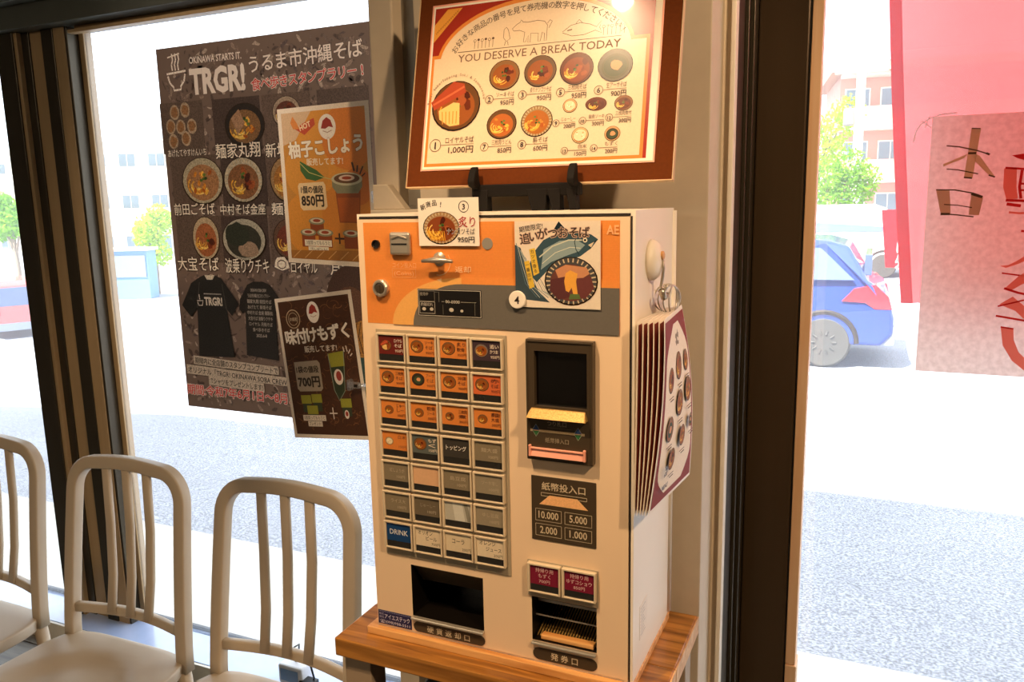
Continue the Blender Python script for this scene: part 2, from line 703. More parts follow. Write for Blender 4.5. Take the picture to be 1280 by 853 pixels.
def bowl(A, u, v, r, rv=None, rim='5a3a20', soup='9a5a24', kind='meat', striped=False):
    rv = rv or r
    A.ell(u, v, r, rv, '2e1d10')
    A.ell(u, v - rv * 0.02, r * 0.95, rv * 0.95, rim)
    if striped:
        for k in range(30):
            a = 2 * PI * k / 30
            A.line([(u + r * .94 * math.cos(a), v + rv * .94 * math.sin(a)), (u + r * .78 * math.cos(a), v + rv * .78 * math.sin(a))], r * .05, 'c9b693')
    A.ell(u, v + rv * 0.06, r * 0.78, rv * 0.76, soup)
    rnd = random.Random(int(u * 7 + v * 13))
    if kind in ('meat', 'noodle', 'royal', 'both'):
        for k in range(12):
            a0 = rnd.uniform(-0.2, 2.6)
            ru = r * rnd.uniform(.15, .5)
            cu, cv = u - r * .25 + rnd.uniform(-.1, .1) * r, v + rv * .18
            A.line([(cu + ru * math.cos(a0 + t * .3), cv + ru * .8 * math.sin(a0 + t * .3)) for t in range(6)], r * .055, rnd.choice(['f0c050', 'e8a838', 'f6d070']))
    if kind in ('meat', 'royal', 'both'):
        for k in range(5):
            A.ell(u + r * rnd.uniform(.05, .5), v + rv * rnd.uniform(-.5, .35), r * .2, rv * .16, rnd.choice(['6a2c14', '82381c', '4e2010', 'a8562c']), 9, rot=rnd.uniform(0, 3), jit=.2)
    if kind == 'noodle':
        for k in range(10):
            A.ell(u + r * rnd.uniform(-.45, .45), v + rv * rnd.uniform(-.35, .5), r * .12, rv * .08, rnd.choice(['f2b848', 'd88a30', 'b05a20']), 8, rot=rnd.uniform(0, 3))
    if kind == 'green':
        A.ell(u, v + rv * .05, r * .66, rv * .62, '3c4a30')
        A.ell(u + r * .05, v, r * .34, rv * .3, 'd89868', 10, jit=.12)
    if kind == 'rice':
        A.ell(u, v, r * .75, rv * .72, 'e8d8b0', 14, jit=.05)
        for k in range(8):
            A.ell(u + r * rnd.uniform(-.4, .4), v + rv * rnd.uniform(-.4, .4), r * .1, rv * .1, rnd.choice(['c8a870', 'f6ecd0']), 7)
    if kind in ('noodle', 'meat', 'royal', 'both'):
        for k in range(4):
            A.ell(u + r * rnd.uniform(-.15, .2), v - rv * rnd.uniform(-.1, .3), r * .08, rv * .07, rnd.choice(['4e6a28', '688038', '324a20']), 7, jit=.2)
    if kind == 'royal':
        A.poly([(u - r * 1.05, v - rv * .2), (u - r * .15, v - rv * .98), (u + r * .3, v - rv * .86), (u + r * .38, v - rv * .5), (u - r * .9, v + rv * .12)], 'b04a2c')
        A.line([(u - r * .95, v - rv * .1), (u + r * .3, v - rv * .75)], r * .08, 'd06a40')
        A.poly([(u - r * .7, v + rv * .15), (u - r * .1, v - rv * .15), (u + r * .15, v - rv * .1), (u + r * .2, v + rv * .75), (u - r * .2, v + rv * .8), (u - r * .65, v + rv * .5)], 'f0c878')
        for k in range(5):
            A.line([(u - r * .55 + k * r * .15, v + rv * .2), (u - r * .5 + k * r * .14, v + rv * .7)], r * .04, 'c8903c')


def emblem(A, u, v, r, rv=None):
    """the shop's round emblem: white oval with a red shape"""
    rv = rv or r * 1.2
    A.ell(u, v, r, rv, 'f6efe6')
    A.poly([(u - r * .7, v + rv * .1), (u - r * .45, v - rv * .5), (u, v - rv * .75), (u + r * .45, v - rv * .5), (u + r * .7, v + rv * .1), (u + r * .2, v - rv * .02), (u - r * .2, v + rv * .15)], 'a03226')
    A.line([(u - r * .5, v + rv * .3), (u, v + rv * .45), (u + r * .5, v + rv * .3)], r * .08, 'c0a090')


# ================================================================== SETTING: outdoors
def ground_z(x, y):
    a = -0.1 - 0.07 * max(0.0, min(y, 8) - 2.8)
    b = -0.12 * max(0.0, min(-x, 22) - 5)
    return a + b * min(1, max(0, (y - 3) / 4))


gm, gt, gb = new_mat('asphalt')
n1 = gt.nodes.new('ShaderNodeTexNoise'); n1.inputs['Scale'].default_value = 1; n1.inputs['Detail'].default_value = 4
gt.links.new(coords(gt, 90), n1.inputs['Vector'])
n2 = gt.nodes.new('ShaderNodeTexNoise'); n2.inputs['Scale'].default_value = 1; n2.inputs['Detail'].default_value = 3
gt.links.new(coords(gt, 1.2), n2.inputs['Vector'])
r1 = gt.nodes.new('ShaderNodeValToRGB')
r1.color_ramp.elements[0].position = 0.40; r1.color_ramp.elements[0].color = (*lin('6c6e76'), 1)
r1.color_ramp.elements[1].position = 0.60; r1.color_ramp.elements[1].color = (*lin('b0b3be'), 1)
gt.links.new(n1.outputs[0], r1.inputs[0])
mr = gt.nodes.new('ShaderNodeMapRange'); mr.inputs[3].default_value = 0.8; mr.inputs[4].default_value = 1.15
gt.links.new(n2.outputs[0], mr.inputs[0])
vm = gt.nodes.new('ShaderNodeVectorMath'); vm.operation = 'SCALE'
gt.links.new(r1.outputs[0], vm.inputs[0]); gt.links.new(mr.outputs[0], vm.inputs['Scale'])
gt.links.new(vm.outputs[0], gb.inputs['Base Color'])
gb.inputs['Roughness'].default_value = 0.85
MT['asphalt'] = gm

b = MB()
xs = [-160, -90, -60, -40, -30, -26, -22, -18, -14, -10, -8, -6, -5, -3, 0, 3, 8, 20, 60, 140]
ys = [2.77, 4, 5.5, 7, 8, 12, 20, 35, 60, 120, 260]
for y in ys:
    for x in xs:
        b.v.append((x, y, ground_z(x, y)))
for j in range(len(ys) - 1):
    for i in range(len(xs) - 1):
        k = j * len(xs) + i
        b.f.append((k, k + 1, k + 1 + len(xs), k + len(xs))); b.m.append(0); b.c.append(None)
struct('road', b, MT['asphalt'])
b = MB(); b.box(-12, 8, 1.90, 2.77, -0.3, -0.09)
struct('pavement', b, MT['paving'], bevel=0.008)

# ================================================================== SETTING: the room
b = MB(); b.box(-5.0, 3.0, -3.6, 1.90, -0.05, -0.004)
struct('floor', b, MT['gasket'])
fl = bpy.data.objects['floor']
yy = -3.6
first = None
while yy < 1.70:
    q = MB(); q.box(-4.0, 4.0, 0, 0.146, -0.004, 0.0)
    if first is None:
        first = q.build('floor_board', MT['floor'], fl, bevel=0.001, seg=1)
        o = first
    else:
        o = first.copy(); COL.objects.link(o)
    o.parent = fl
    o.location = (-1.0, yy, 0)
    yy += 0.15
b = MB(); b.box(-5.0, 3.0, -3.6, 1.95, 2.62, 2.72); struct('ceiling', b, MT['ceiling'])
b = MB(); b.box(-5.1, -5.0, -3.6, 1.95, -0.05, 2.72); struct('wall_left', b, MT['room'])
b = MB(); b.box(3.0, 3.1, -3.6, 1.95, -0.05, 2.72); struct('wall_right', b, MT['room'])
b = MB(); b.box(-5.1, 3.1, -3.7, -3.6, -0.05, 2.72); struct('wall_back', b, MT['room'])
# the floors above: this is what throws the shade on the road
b = MB(); b.box(-14.0, 9.0, -6.0, 1.95, 2.72, 4.35); struct('building_upper_floor', b, MT['room'])
b = MB(); b.box(1.6, 3.0, 1.75, 1.9, -0.05, 2.62); struct('wall_front', b, MT['room'])
# wall pier behind the machine
b = MB()
b.prism([(-0.71, 1.20), (-0.221, 1.20), (-0.221, 1.30), (-0.2095, 1.30), (-0.2095, 1.40), (-0.71, 1.40)], 'z', 0.0, 2.62)
struct('wall_pier', b, MT['wall'], bevel=0.002)
b = MB(); b.box(-0.795, -0.748, 1.195, 1.86, 0.0, 2.62); struct('trim_1', b, MT['wall'], bevel=0.003)
b = MB(); b.box(-0.748, -0.71, 1.225, 1.40, 0.0, 2.62); struct('trim_2', b, MT['jamb'])
b = MB(); b.box(-0.2095, -0.2015, 1.290, 1.315, 0.0, 2.62); struct('trim_3', b, MT['trim_white'], bevel=0.002)
b = MB(); b.box(-0.79, -0.695, 1.165, 1.20, 1.478, 1.492); b.prism([(-0.79, 1.492), (-0.725, 1.492), (-0.76, 1.535), (-0.79, 1.535)], 'y', 1.175, 1.195)
struct('trim_4', b, MT['wall'], bevel=0.002)
# brown aluminium door post on the right
b = MB()
b.box(-0.2095, -0.2035, 1.3155, 1.86, 0.0, 2.62)
b.box(-0.2035, -0.197, 1.39, 1.40, 0.0, 2.62)
b.box(-0.2035, -0.196, 1.45, 1.47, 0.0, 2.62)
door_post = struct('door_post', b, MT['alu_dark'], bevel=0.001)
tag(door_post, 'dark grooved aluminium return of the door post')
b = MB(); b.box(-0.2030, -0.1165, 1.553, 1.80, 0.0, 2.62)
o = b.build('post_panel', MT['alu_door'], door_post, bevel=0.003)
b = MB(); b.box(-0.1164, -0.1135, 1.558, 1.60, 0.0, 2.62)
o = b.build('weather_strip', MT['black'], door_post)
b = MB(); b.box(-0.1133, -0.0945, 1.556, 1.60, 0.572, 2.60)
struct('door_jamb', b, MT['cedar'], bevel=0.0015, label='pale pine jamb board fixed along the door post')
b = MB(); b.box(-0.1133, -0.092, 1.553, 1.603, 0.0, 0.571)
struct('door_jamb_foot', b, MT['cedar'], bevel=0.0015)

# window frame on the left: header, mullion of stacked stiles, sill
b = MB()
b.box(-5.0, -0.795, 1.74, 1.90, 2.062, 2.62)
b.box(-5.0, -0.795, 1.70, 1.74, 2.13, 2.20)
b.box(-5.0, -0.795, 1.72, 1.74, 2.32, 2.62)
struct('window_header', b, MT['header'], bevel=0.002)
b = MB(); b.box(-2.27, -0.795, 1.80, 1.83, 2.046, 2.062); b.box(-2.27, -0.795, 1.775, 1.80, 2.036, 2.046)
struct('window_frame_1', b, MT['alu_light'], bevel=0.001)
b = MB(); b.box(-0.82, -0.795, 1.78, 1.85, 0.07, 2.062); struct('window_frame_2', b, MT['alu_light'], bevel=0.001)
mull = tag(thing('window_mullion', None, None, (-2.45, 1.82, 0.0)), None, None, None, 'structure')
for nm, x0, x1, y0, y1, m in (  # champagne strips put the lit side faces of the stiles into colour
        ('mullion_stile', -2.600, -2.520, 1.77, 1.87, 'alu_dark'), ('mullion_bead', -2.520, -2.505, 1.775, 1.86, 'alu_light'),
        ('mullion_stile', -2.505, -2.470, 1.79, 1.87, 'alu_dark'), ('mullion_bead', -2.470, -2.405, 1.795, 1.86, 'alu_light'),
        ('mullion_stile', -2.405, -2.352, 1.785, 1.87, 'alu_dark'), ('mullion_bead', -2.352, -2.303, 1.788, 1.86, 'alu_light'),
        ('mullion_stile', -2.303, -2.293, 1.79, 1.86, 'alu_dark'), ('mullion_bead', -2.293, -2.272, 1.83, 1.86, 'alu_light')):
    q = MB(); q.box(x0 + 2.45, x1 + 2.45, y0 - 1.82, y1 - 1.82, 0.0, 2.062)
    q.build(nm, MT[m], mull, bevel=0.0015)
b = MB(); b.box(-5.0, -0.795, 1.70, 1.86, 0.0, 0.070)
sill = struct('window_sill', b, MT['sill'], bevel=0.002)
b = MB(); b.box(-5.0, -0.795, 1.690, 1.700, 0.0, 0.068); struct('baseboard_front', b, MT['trim_white'], bevel=0.001)
b = MB(); b.box(-5.0, -0.795, 1.852, 1.862, 0.070, 0.083); struct('window_gasket', b, MT['gasket'])


def pane(name, x0, x1, z0, z1, y):
    q = MB(); q.box(x0, x1, y, y + 0.006, z0, z1)
    return struct(name, q, MT['glass'])


pane('window_1', -2.272, -0.80, 0.07, 2.046, 1.835)
pane('window_2', -5.0, -2.60, 0.07, 2.062, 1.835)
pane('window_3', -0.116, 1.58, 0.0, 2.45, 1.82)
b = MB(); b.box(-0.19, 1.6, 1.76, 1.90, 2.42, 2.62); struct('door_header', b, MT['alu_dark'])

# ================================================================== OUTDOOR THINGS
paint = {k: mat('car_paint_' + k, c, 0.25, 0.3, coat=0.8) for k, c in (('blue', '2c4a9c'), ('red', 'd0605c'), ('white', 'e8e8e4'))}
MT['tyre'] = mat('tyre_rubber', '4a4844', 0.8)
MT['hub'] = mat('wheel_hub', 'd0ccc4', 0.3, 0.6)
MT['cglass'] = mat('car_glass', '56688c', 0.08, coat=0.6)
MT['lampred'] = mat('tail_lamp_red', 'c02430', 0.15, coat=0.7)
MT['lamp_white'] = mat('tail_lamp_clear', 'e6e0d4', 0.15, coat=0.7)
MT['bumper'] = mat('grey_bumper', '8c94a4', 0.5)


def car(name, label, loc, rotz, L, W, Hh, col, boxy=False, scale=1.0):
    """length along x, rear at +x; origin on the ground at the middle"""
    t = thing(name, label, 'car', loc, rotz=rotz)
    t.scale = (scale,) * 3
    h = L / 2
    if boxy:
        prof = [(-h, .35), (-h, .95), (-h + .25, 1.05), (-h + .75, Hh - .1), (-h + 1.0, Hh), (h - .25, Hh), (h - .05, Hh - .15), (h, .9), (h, .3), (-h + .1, .25)]
        win = [(-h + .55, 1.1), (-h + .95, Hh - .2), (h - .3, Hh - .2), (h - .2, 1.1)]
    else:
        prof = [(-h, .4), (-h + .05, .7), (-h + .9, .95), (-h + 1.55, Hh - .08), (-h + 2.0, Hh), (h - .75, Hh - .03), (h - .5, Hh - .1),
                (h - .28, 1.02), (h - .1, .9), (h - .03, .72), (h, .6), (h, .42), (h - .12, .28), (-h + .15, .25)]
        win = [(-h + 1.1, 1.0), (-h + 1.65, Hh - .14), (h - .8, Hh - .12), (h - .42, 1.02)]
    hw = W / 2
    wx = (-h + .75, h - .72)
    q = MB()
    n = len(prof)
    top = [z > Hh * .72 for x, z in prof]
    rings = []
    for sgn in (-1, 1):
        rings.append([(x, sgn * (hw - (0.14 if top[i] else 0.0)), z) for i, (x, z) in enumerate(prof)])
    vs = rings[0] + rings[1]
    q.add(vs, [tuple(range(n)), tuple(range(2 * n - 1, n - 1, -1))] + [(i, (i + 1) % n, (i + 1) % n + n, i + n) for i in range(n)])
    q.build('body', paint[col], t, bevel=0.04, seg=3)
    for sgn in (-1, 1):
        q = MB()
        pts = []
        for x, z in win:
            f = 0 if z < Hh * .72 else 0.135
            pts.append((x, sgn * (hw - f + .004), z))
        q.add(pts + [(x, y - sgn * .03, z) for x, y, z in pts], [(0, 1, 2, 3), (7, 6, 5, 4), (0, 4, 5, 1), (1, 5, 6, 2), (2, 6, 7, 3), (3, 7, 4, 0)])
        q.build('side_window', MT['cglass'], t, bevel=0.01)
    q = MB(); q.box(h - (.02 if boxy else .33), h + .01 if boxy else h - .25, -hw + .2, hw - .2, 1.06, Hh - .2); q.build('rear_window', MT['cglass'], t, bevel=0.01)
    for sgn in (-1, 1):
        q = MB()
        y0, y1 = sorted((sgn * (hw - .2), sgn * (hw + .012)))
        if boxy:
            q.box(h - .06, h + .015, y0, y1, .75, 1.05)
        else:
            q.prism([(h - .55, .78), (h - .42, .93), (h - .2, .98), (h - .06, .84), (h - .02, .70), (h - .2, .70), (h - .3, .77)], 'y', y0, y1)
        q.build('tail_lamp', MT['lampred'], t, bevel=0.008)
    q = MB(); q.box(h - .22, h + .03, -hw + .03, hw - .03, .27, .52); q.build('bumper', MT['bumper'], t, bevel=0.03)
    for x in wx:
        for sgn in (-1, 1):
            yc = sgn * (hw - .09)
            q = MB()
            q.lathe([(.17, -.1), (.27, -.1), (.295, -.07), (.295, .07), (.27, .1), (.17, .1)], (x, yc, .295), 'y', 28)
            w = q.build('wheel', MT['tyre'], t, smooth=False)
            q = MB()
            q.lathe([(.0, .085), (.05, .1), (.165, .085), (.18, .1), (.185, -.09)] if sgn > 0 else [(.0, -.085), (.05, -.1), (.165, -.085), (.18, -.1), (.185, .09)], (x, yc, .295), 'y', 28)
            q.build('hub_cap', MT['hub'], w)
            q = MB()
            for k in range(10):
                a = 2 * PI * k / 10
                q.tube([(x + .09 * math.cos(a), yc + sgn * .1, .295 + .09 * math.sin(a)), (x + .14 * math.cos(a), yc + sgn * .098, .295 + .14 * math.sin(a))], .014, 6)
            q.build('hub_slot', MT['tyre'], w)['kind'] = 'stuff'
            q = MB()
            q.tube([(x + .35 * math.cos(a), sgn * (hw + .002), .30 + .35 * math.sin(a)) for a in [PI * k / 14 for k in range(15)]], .03, 6)
            q.build('wheel_arch', MT['gasket'], t)
    q = MB(); q.box(-h + 1.1, -h + 1.25, -hw - .14, -hw + .0, 1.0, 1.13); q.build('wing_mirror', paint[col], t, bevel=0.02)
    return t


# blue hatchback, rear wheel a little past the door jamb
gx, gy = -0.44, 9.75
car('hatchback_car', 'dark blue hatchback parked outside beyond the door jamb, red tail lamp showing', (gx - 1.18, gy + .8, ground_z(gx, gy)), 0.0, 3.8, 1.65, 1.5, 'blue')
car('van', 'red boxy van parked across the road, left of the window mullion', (-26.4, 17.3, ground_z(-26, 17)), math.radians(-24), 3.4, 1.48, 1.85, 'red', boxy=True)
car('station_wagon', 'white car parked beyond the blue hatchback, right of the clipped tree', (-0.15 - .9, 21.8, ground_z(0, 21)), math.radians(180), 4.2, 1.7, 1.75, 'white', boxy=True)


def leaf_mat(name, c, c2):
    return cloth_mat(name, c, 0.5, c2, nscale=2.0)


MT['leaf'] = leaf_mat('tree_leaves', '86b82c', '5f9420')
MT['leaf_y'] = leaf_mat('lime_leaves', 'b4d040', '9abc34')
MT['bark'] = mat('tree_bark', '8a7a68', 0.9, nscale=12, bump=0.5)


def tree(name, label, base, trunk_h, blobs, leaf, lmat, r=0.09, count=1400, group=None):
    t = thing(name, label, 'tree', base, group=group)
    q = MB()
    top = Vector(blobs[0][0])
    q.tube([(0, 0, 0), (0.03 * trunk_h, 0, trunk_h * .5), (0, 0, trunk_h)], [r, r * .8, r * .65], 8)
    for c, rad in blobs:
        q.tube([(0, 0, trunk_h * .8), ((c[0]) * .5, c[1] * .5, (trunk_h + c[2]) / 2), (c[0], c[1], c[2])], [r * .5, r * .35, r * .15], 6)
    q.build('trunk', MT['bark'], t)
    q = MB()
    tot = sum(x[1] ** 2 for x in blobs)
    rnd = random.Random(len(label) * 3 + int(trunk_h * 10))
    for c, rad in blobs:
        for _ in range(int(count * rad * rad / tot)):
            d = Vector((rnd.gauss(0, 1), rnd.gauss(0, 1), rnd.gauss(0, 1))).normalized()
            p = Vector(c) + d * rad * rnd.uniform(.55, 1.05)
            a = Vector((rnd.gauss(0, 1), rnd.gauss(0, 1), rnd.gauss(0, 1))).normalized()
            bb = a.orthogonal().normalized()
            s_ = leaf * rnd.uniform(.6, 1.3)
            q.add([p - a * s_, p - bb * s_ * .5, p + a * s_, p + bb * s_ * .5], [(0, 1, 2, 3)])
    o = q.build('crown', lmat, t, recalc=False)
    o['kind'] = 'stuff'
    return t


def g(px, py, depth):
    p = at(px, py, depth)
    return Vector((p.x, p.y, ground_z(p.x, p.y)))


def wl(px0, px1, py0, py1, depth):
    """metres across and up at that distance"""
    return (px1 - px0) * depth / FPX, (py1 - py0) * depth / FPX


# tree behind the blue car (clipped round crown)
d = 24.0
p = g(1040, 320, d); zt = at(1040, 240, d).z - p.z
tree('clipped_tree', 'small round clipped green tree behind the blue hatchback', p, zt - 1.3,
     [((-.05, 0, zt - .35), .62), ((.45, .1, zt), .62), ((.75, 0, zt + .3), .5), ((-.3, 0, zt + .45), .55), ((.35, 0, zt + .75), .5)], .07, MT['leaf'], count=2600)
d = 40.0
p = g(1012, 300, d); zt = at(1012, 175, d).z - p.z
tree('lime_tree', 'pale lime green tree rising behind the clipped tree and the utility pole', p, zt - 2,
     [((.2, 0, zt - .6), 1.2), ((.9, 0, zt + .3), 1.0), ((1.5, 0, zt + 1.2), .8), ((.4, 0, zt - 2), 1.3)], .14, MT['leaf_y'], .12, 1800)
d = 34.0
p = g(24, 350, d); zt = at(24, 280, d).z - p.z
tree('street_tree', 'spreading green tree behind the red van', p, zt - .8,
     [((-.9, 0, zt), .75), ((0.1, 0, zt + .1), .7), ((.8, 0, zt), .55), ((-.3, 0, zt + .7), .5), ((-.7, 0, zt + 1.0), .45)], .1, MT['leaf'], .12, 2200)
d = 38.0
p = g(195, 330, d); zt = at(195, 285, d).z - p.z
tree('garden_tree', 'bright lime tree beside the left edge of the large dark poster', p, max(zt - 1.2, .5),
     [((0, 0, zt), .8), ((.5, 0, zt + .5), .6), ((-.5, 0, zt - .4), .6), ((.3, 0, zt - 1.2), .6)], .12, MT['leaf_y'], .1, 1500)

# utility pole
d = 30.0
p = g(1066, 300, d); top = at(1066, 85, d).z - p.z
t = thing('utility_pole', 'white concrete utility pole in front of the brown apartment house', 'pole', p)
q = MB(); q.tube([(0, 0, 0), (0, 0, top)], [.19, .15], 14); q.build('pole', MT['trim_white'], t, smooth=True)
q = MB(); q.lathe([(0, .0), (.16, .0), (.2, .05), (.2, .55), (.16, .62), (0, .62)], (-.35, 0, top - 2.2), 'z', 14); q.build('transformer', MT['jamb'], t)
q = MB(); q.box(-.9, .9, -.05, .05, top - .35, top - .25); q.build('crossarm', MT['jamb'], t)

MT['bwall'] = mat('apartment_wall', 'e0d8c8', 0.85)
MT['bbrown'] = mat('apartment_brown_wall', 'c89c8a', 0.85)
MT['bglass'] = mat('far_window_glass', '7c8c94', 0.2)
MT['broof'] = mat('roof_tiles', 'b08c74', 0.8)
MT['bblue'] = mat('blue_shutter', '6c94c8', 0.6)


def building(name, label, base, w, dp, storeys, sh, bandmat, wallmat, rotz, nwin, roof=True):
    t = thing(name, label, 'building', base, rotz=rotz)
    H_ = storeys * sh
    q = MB(); q.box(-w / 2, w / 2, 0, dp, -3, H_); q.build('wall', wallmat, t)
    for s_ in range(storeys):
        z = s_ * sh
        q = MB(); q.box(-w / 2, w / 2, -1.0, 0.0, z + sh - .18, z + sh); q.build('balcony_slab', MT['bwall'], t)
        if s_:
            q = MB(); q.box(-w / 2, w / 2, -1.05, -.95, z, z + 1.05); q.build('balcony_rail', bandmat, t)
        for k in range(nwin):
            x = -w / 2 + (k + .5) * w / nwin
            q = MB(); q.box(x - .65, x + .65, -.06, .02, z + .35, z + 2.1)
            wo_ = q.build('window', MT['trim_white'], t)
            q = MB(); q.box(x - .58, x - .03, -.075, -.05, z + .42, z + 2.03); q.box(x + .03, x + .58, -.075, -.05, z + .42, z + 2.03)
            q.build('pane', MT['bglass'], wo_)
    if roof:
        q = MB(); q.prism([(-1.6, H_), (dp + .6, H_), (dp / 2, H_ + 1.3)], 'x', -w / 2 - .6, w / 2 + .6); q.build('roof', MT['broof'], t)
    return t


d = 44.0
p = g(1150, 300, d)
hh_ = at(1100, 95, d).z - p.z
building('apartment_house', 'brown banded apartment house with tiled roof, left of the red cloth', p, 9.0, 8.0, 3, hh_ / 3, MT['bbrown'], MT['bbrown'], math.radians(8), 5)
d = 62.0
p = g(190, 330, d)
building('office_block', 'pale flat-roofed block across the road left of the large poster', p, 13.0, 9.0, 3, 3.1, MT['bwall'], MT['bwall'], math.radians(30), 6, roof=False)
d = 78.0
p = g(-40, 330, d)
building('housing_block', 'pale flat-roofed block behind the street tree, left of the mullion', p, 16.0, 9.0, 3, 3.3, MT['bwall'], MT['bwall'], math.radians(30), 6, roof=False)
d = 36.0
p = g(160, 330, d); p2 = at(160, 300, d)
t = thing('vending_kiosk', 'blue kiosk standing in front of the pale office block', 'kiosk', p, rotz=math.radians(25))
q = MB(); q.box(-.9, .9, 0, .9, 0, 2.2); q.build('body', MT['bblue'], t, bevel=.02)
q = MB(); q.box(-.8, .8, -.05, 0.0, 1.0, 2.0); q.build('display_window', MT['bglass'], t)
q = MB(); q.box(-1.0, 1.0, -.15, 1.0, 2.2, 2.32); q.build('roof', MT['bwall'], t)
# small red banner with white lettering out on the street
MT['flag_red'] = cloth_mat('red_banner_cloth', 'd83038', 0.45)
d = 17.0
p = g(1125, 330, d)
t = thing('street_banner', 'small red banner with white characters beside the white car', 'banner', p)
z0 = at(1118, 335, d).z - p.z; z1 = at(1118, 262, d).z - p.z
q = MB(); q.hull8([(-.28, 0, z0), (.35, 0, z0), (.35, .02, z0), (-.28, .02, z0)], [(-.42, 0, z1), (.35, 0, z1), (.35, .02, z1), (-.42, .02, z1)])
q.build('cloth', MT['flag_red'], t)
q = MB(); q.tube([(.37, .01, 0), (.37, .01, z1 + .1)], .02, 8); q.build('pole', MT['trim_white'], t)
A = Art(lambda u, v, w: Vector((-.42 + u * .001, -w, z1 - v * .001)), 1.0, 1e-4, 2e-3)
A.vtext('そば処', 480, 560, 330, 'f8f0e8', bold=.02)
A.build(t, (0, 0, 0))
# blue roadside sign box
d = 27.0
p = g(1044, 322, d)
t = thing('parked_tarpaulin', 'low blue sheeted stall behind the blue hatchback', 'stall', p)
q = MB(); q.box(-.7, .7, 0, .8, .25, 1.05); q.build('cover', MT['bblue'], t, bevel=.05)
q = MB()
for x in (-.6, .6):
    for y in (.1, .7):
        q.box(x - .03, x + .03, y - .03, y + .03, 0, .26)
q.build('frame', MT['jamb'], t)

# ================================================================== TABLE UNDER THE MACHINE
t = thing('side_table', 'oiled wooden side table with grey legs carrying the ticket machine', 'table', (-0.4715, 1.045, 0.0))
q = MB(); q.box(-.251, .250, -.134, -.020, .815, .845); q.build('plank', MT['table'], t, bevel=.002)
q = MB(); q.box(-.251, .2505, -.0195, .140, .815, .845); q.build('plank', MT['table'], t, bevel=.002)
q = MB(); q.box(.2502, .2522, -.133, -.021, .816, .844); q.build('plank_end', MT['table_end'], t)
q = MB(); q.box(.2507, .2527, -.0185, .139, .816, .844); q.build('plank_end', MT['table_end'], t)
for x in (-.243, .195):
    for y in (-.122, .09):
        q = MB(); q.box(x, x + .048, y, y + .04, 0, .815); q.build('leg', MT['leg'], t, bevel=.002)
q = MB(); q.box(-.194, .194, .095, .11, .3, .813); q.build('back_panel', MT['legdark'], t)
q = MB(); q.box(-.194, .194, -.075, .094, .42, .436); q.build('shelf', MT['legdark'], t)
q = MB(); q.box(-.185, .11, -.06, .08, .4365, .70)
o = q.build('storage_box', MT['black'], None, bevel=.006)
o.location = (-0.4715, 1.045, 0.0)
tag(o, 'black storage box on the shelf under the side table', 'box')
q = MB(); q.box(.120, .150, -.06, .08, .4365, .72)
o = q.build('binder', MT['trim_white'], None, bevel=.003)
o.location = (-0.4715, 1.045, 0.0)
tag(o, 'white binder upright beside the black storage box', 'binder')
q = MB(); q.box(-.211, .211, -.103, .115, .8452, .8565)
o = q.build('base_board', MT['plank'], None, bevel=.001)
o.location = (-0.4715, 1.045, 0.0)
tag(o, 'thin pale wooden board between the ticket machine and the table top', 'board')

# ================================================================== TICKET MACHINE
MX, MY, MZ = -0.668, 0.950, 0.857
mach = thing('ticket_machine', 'cream and orange meal ticket vending machine on the wooden side table', 'ticket machine', (MX, MY, MZ))
HM = 0.631
YD = 0.0   # door face


def L(u, v, w=0.0):
    return Vector((u * .001, YD - w, HM - v * .001))


def bx(b, u0, u1, v0, v1, w0, w1, m=0):
    b.box(u0 * .001, u1 * .001, YD - w1, YD - w0, HM - v1 * .001, HM - v0 * .001, m)


def holed(b, u0, u1, v0, v1, y, holes, depth, m=0, mp=1, back=True):
    us = sorted({u0, u1, *[h[0] for h in holes], *[h[1] for h in holes]})
    vs = sorted({v0, v1, *[h[2] for h in holes], *[h[3] for h in holes]})
    P = lambda u, v, yy: (u * .001, yy, HM - v * .001)
    for i in range(len(us) - 1):
        for j in range(len(vs) - 1):
            cu, cv = (us[i] + us[i + 1]) / 2, (vs[j] + vs[j + 1]) / 2
            if any(h[0] < cu < h[1] and h[2] < cv < h[3] for h in holes):
                continue
            b.add([P(us[i], vs[j], y), P(us[i], vs[j + 1], y), P(us[i + 1], vs[j + 1], y), P(us[i + 1], vs[j], y)], [(0, 1, 2, 3)], m)
    for h in holes:
        c = [(h[0], h[2]), (h[0], h[3]), (h[1], h[3]), (h[1], h[2])]
        for k in range(4):
            p, q = c[k], c[(k + 1) % 4]
            b.add([P(*p, y), P(*q, y), P(*q, y + depth), P(*p, y + depth)], [(3, 2, 1, 0)], mp)
        if back:
            b.add([P(*p, y + depth) for p in c], [(0, 1, 2, 3)], mp)


holes = [(65, 185, 519, 601), (261, 356, 531, 597)]
# cabinet shell
q = MB()
DEP = .207
holed(q, 3, 400, 6, 628, .0125, holes, .075, 0, 1)
q.add([(.0, .0125, 0), (.406, .0125, 0), (.406, DEP, 0), (.0, DEP, 0)], [(0, 1, 2, 3)])
q.add([(.406, .0125, 0), (.406, DEP, 0), (.406, DEP, HM), (.406, .0125, HM)], [(0, 1, 2, 3)])
q.add([(0, .0125, 0), (0, DEP, 0), (0, DEP, HM), (0, .0125, HM)], [(3, 2, 1, 0)])
q.add([(.0, DEP, 0), (.406, DEP, 0), (.406, DEP, HM), (.0, DEP, HM)], [(0, 1, 2, 3)])
q.add([(.0, .0125, HM), (.406, .0125, HM), (.406, DEP, HM), (.0, DEP, HM)], [(0, 1, 2, 3)])
for (a, c_, e, f_) in ((0, 3, 0, 631), (400, 406, 0, 631), (3, 400, 0, 6), (3, 400, 628, 631)):
    q.box(a * .001, c_ * .001, .0015, .0126, HM - f_ * .001, HM - e * .001)
q.build('cabinet', [MT['machine_side'], MT['pocket']], mach, bevel=0, recalc=False)
q = MB()
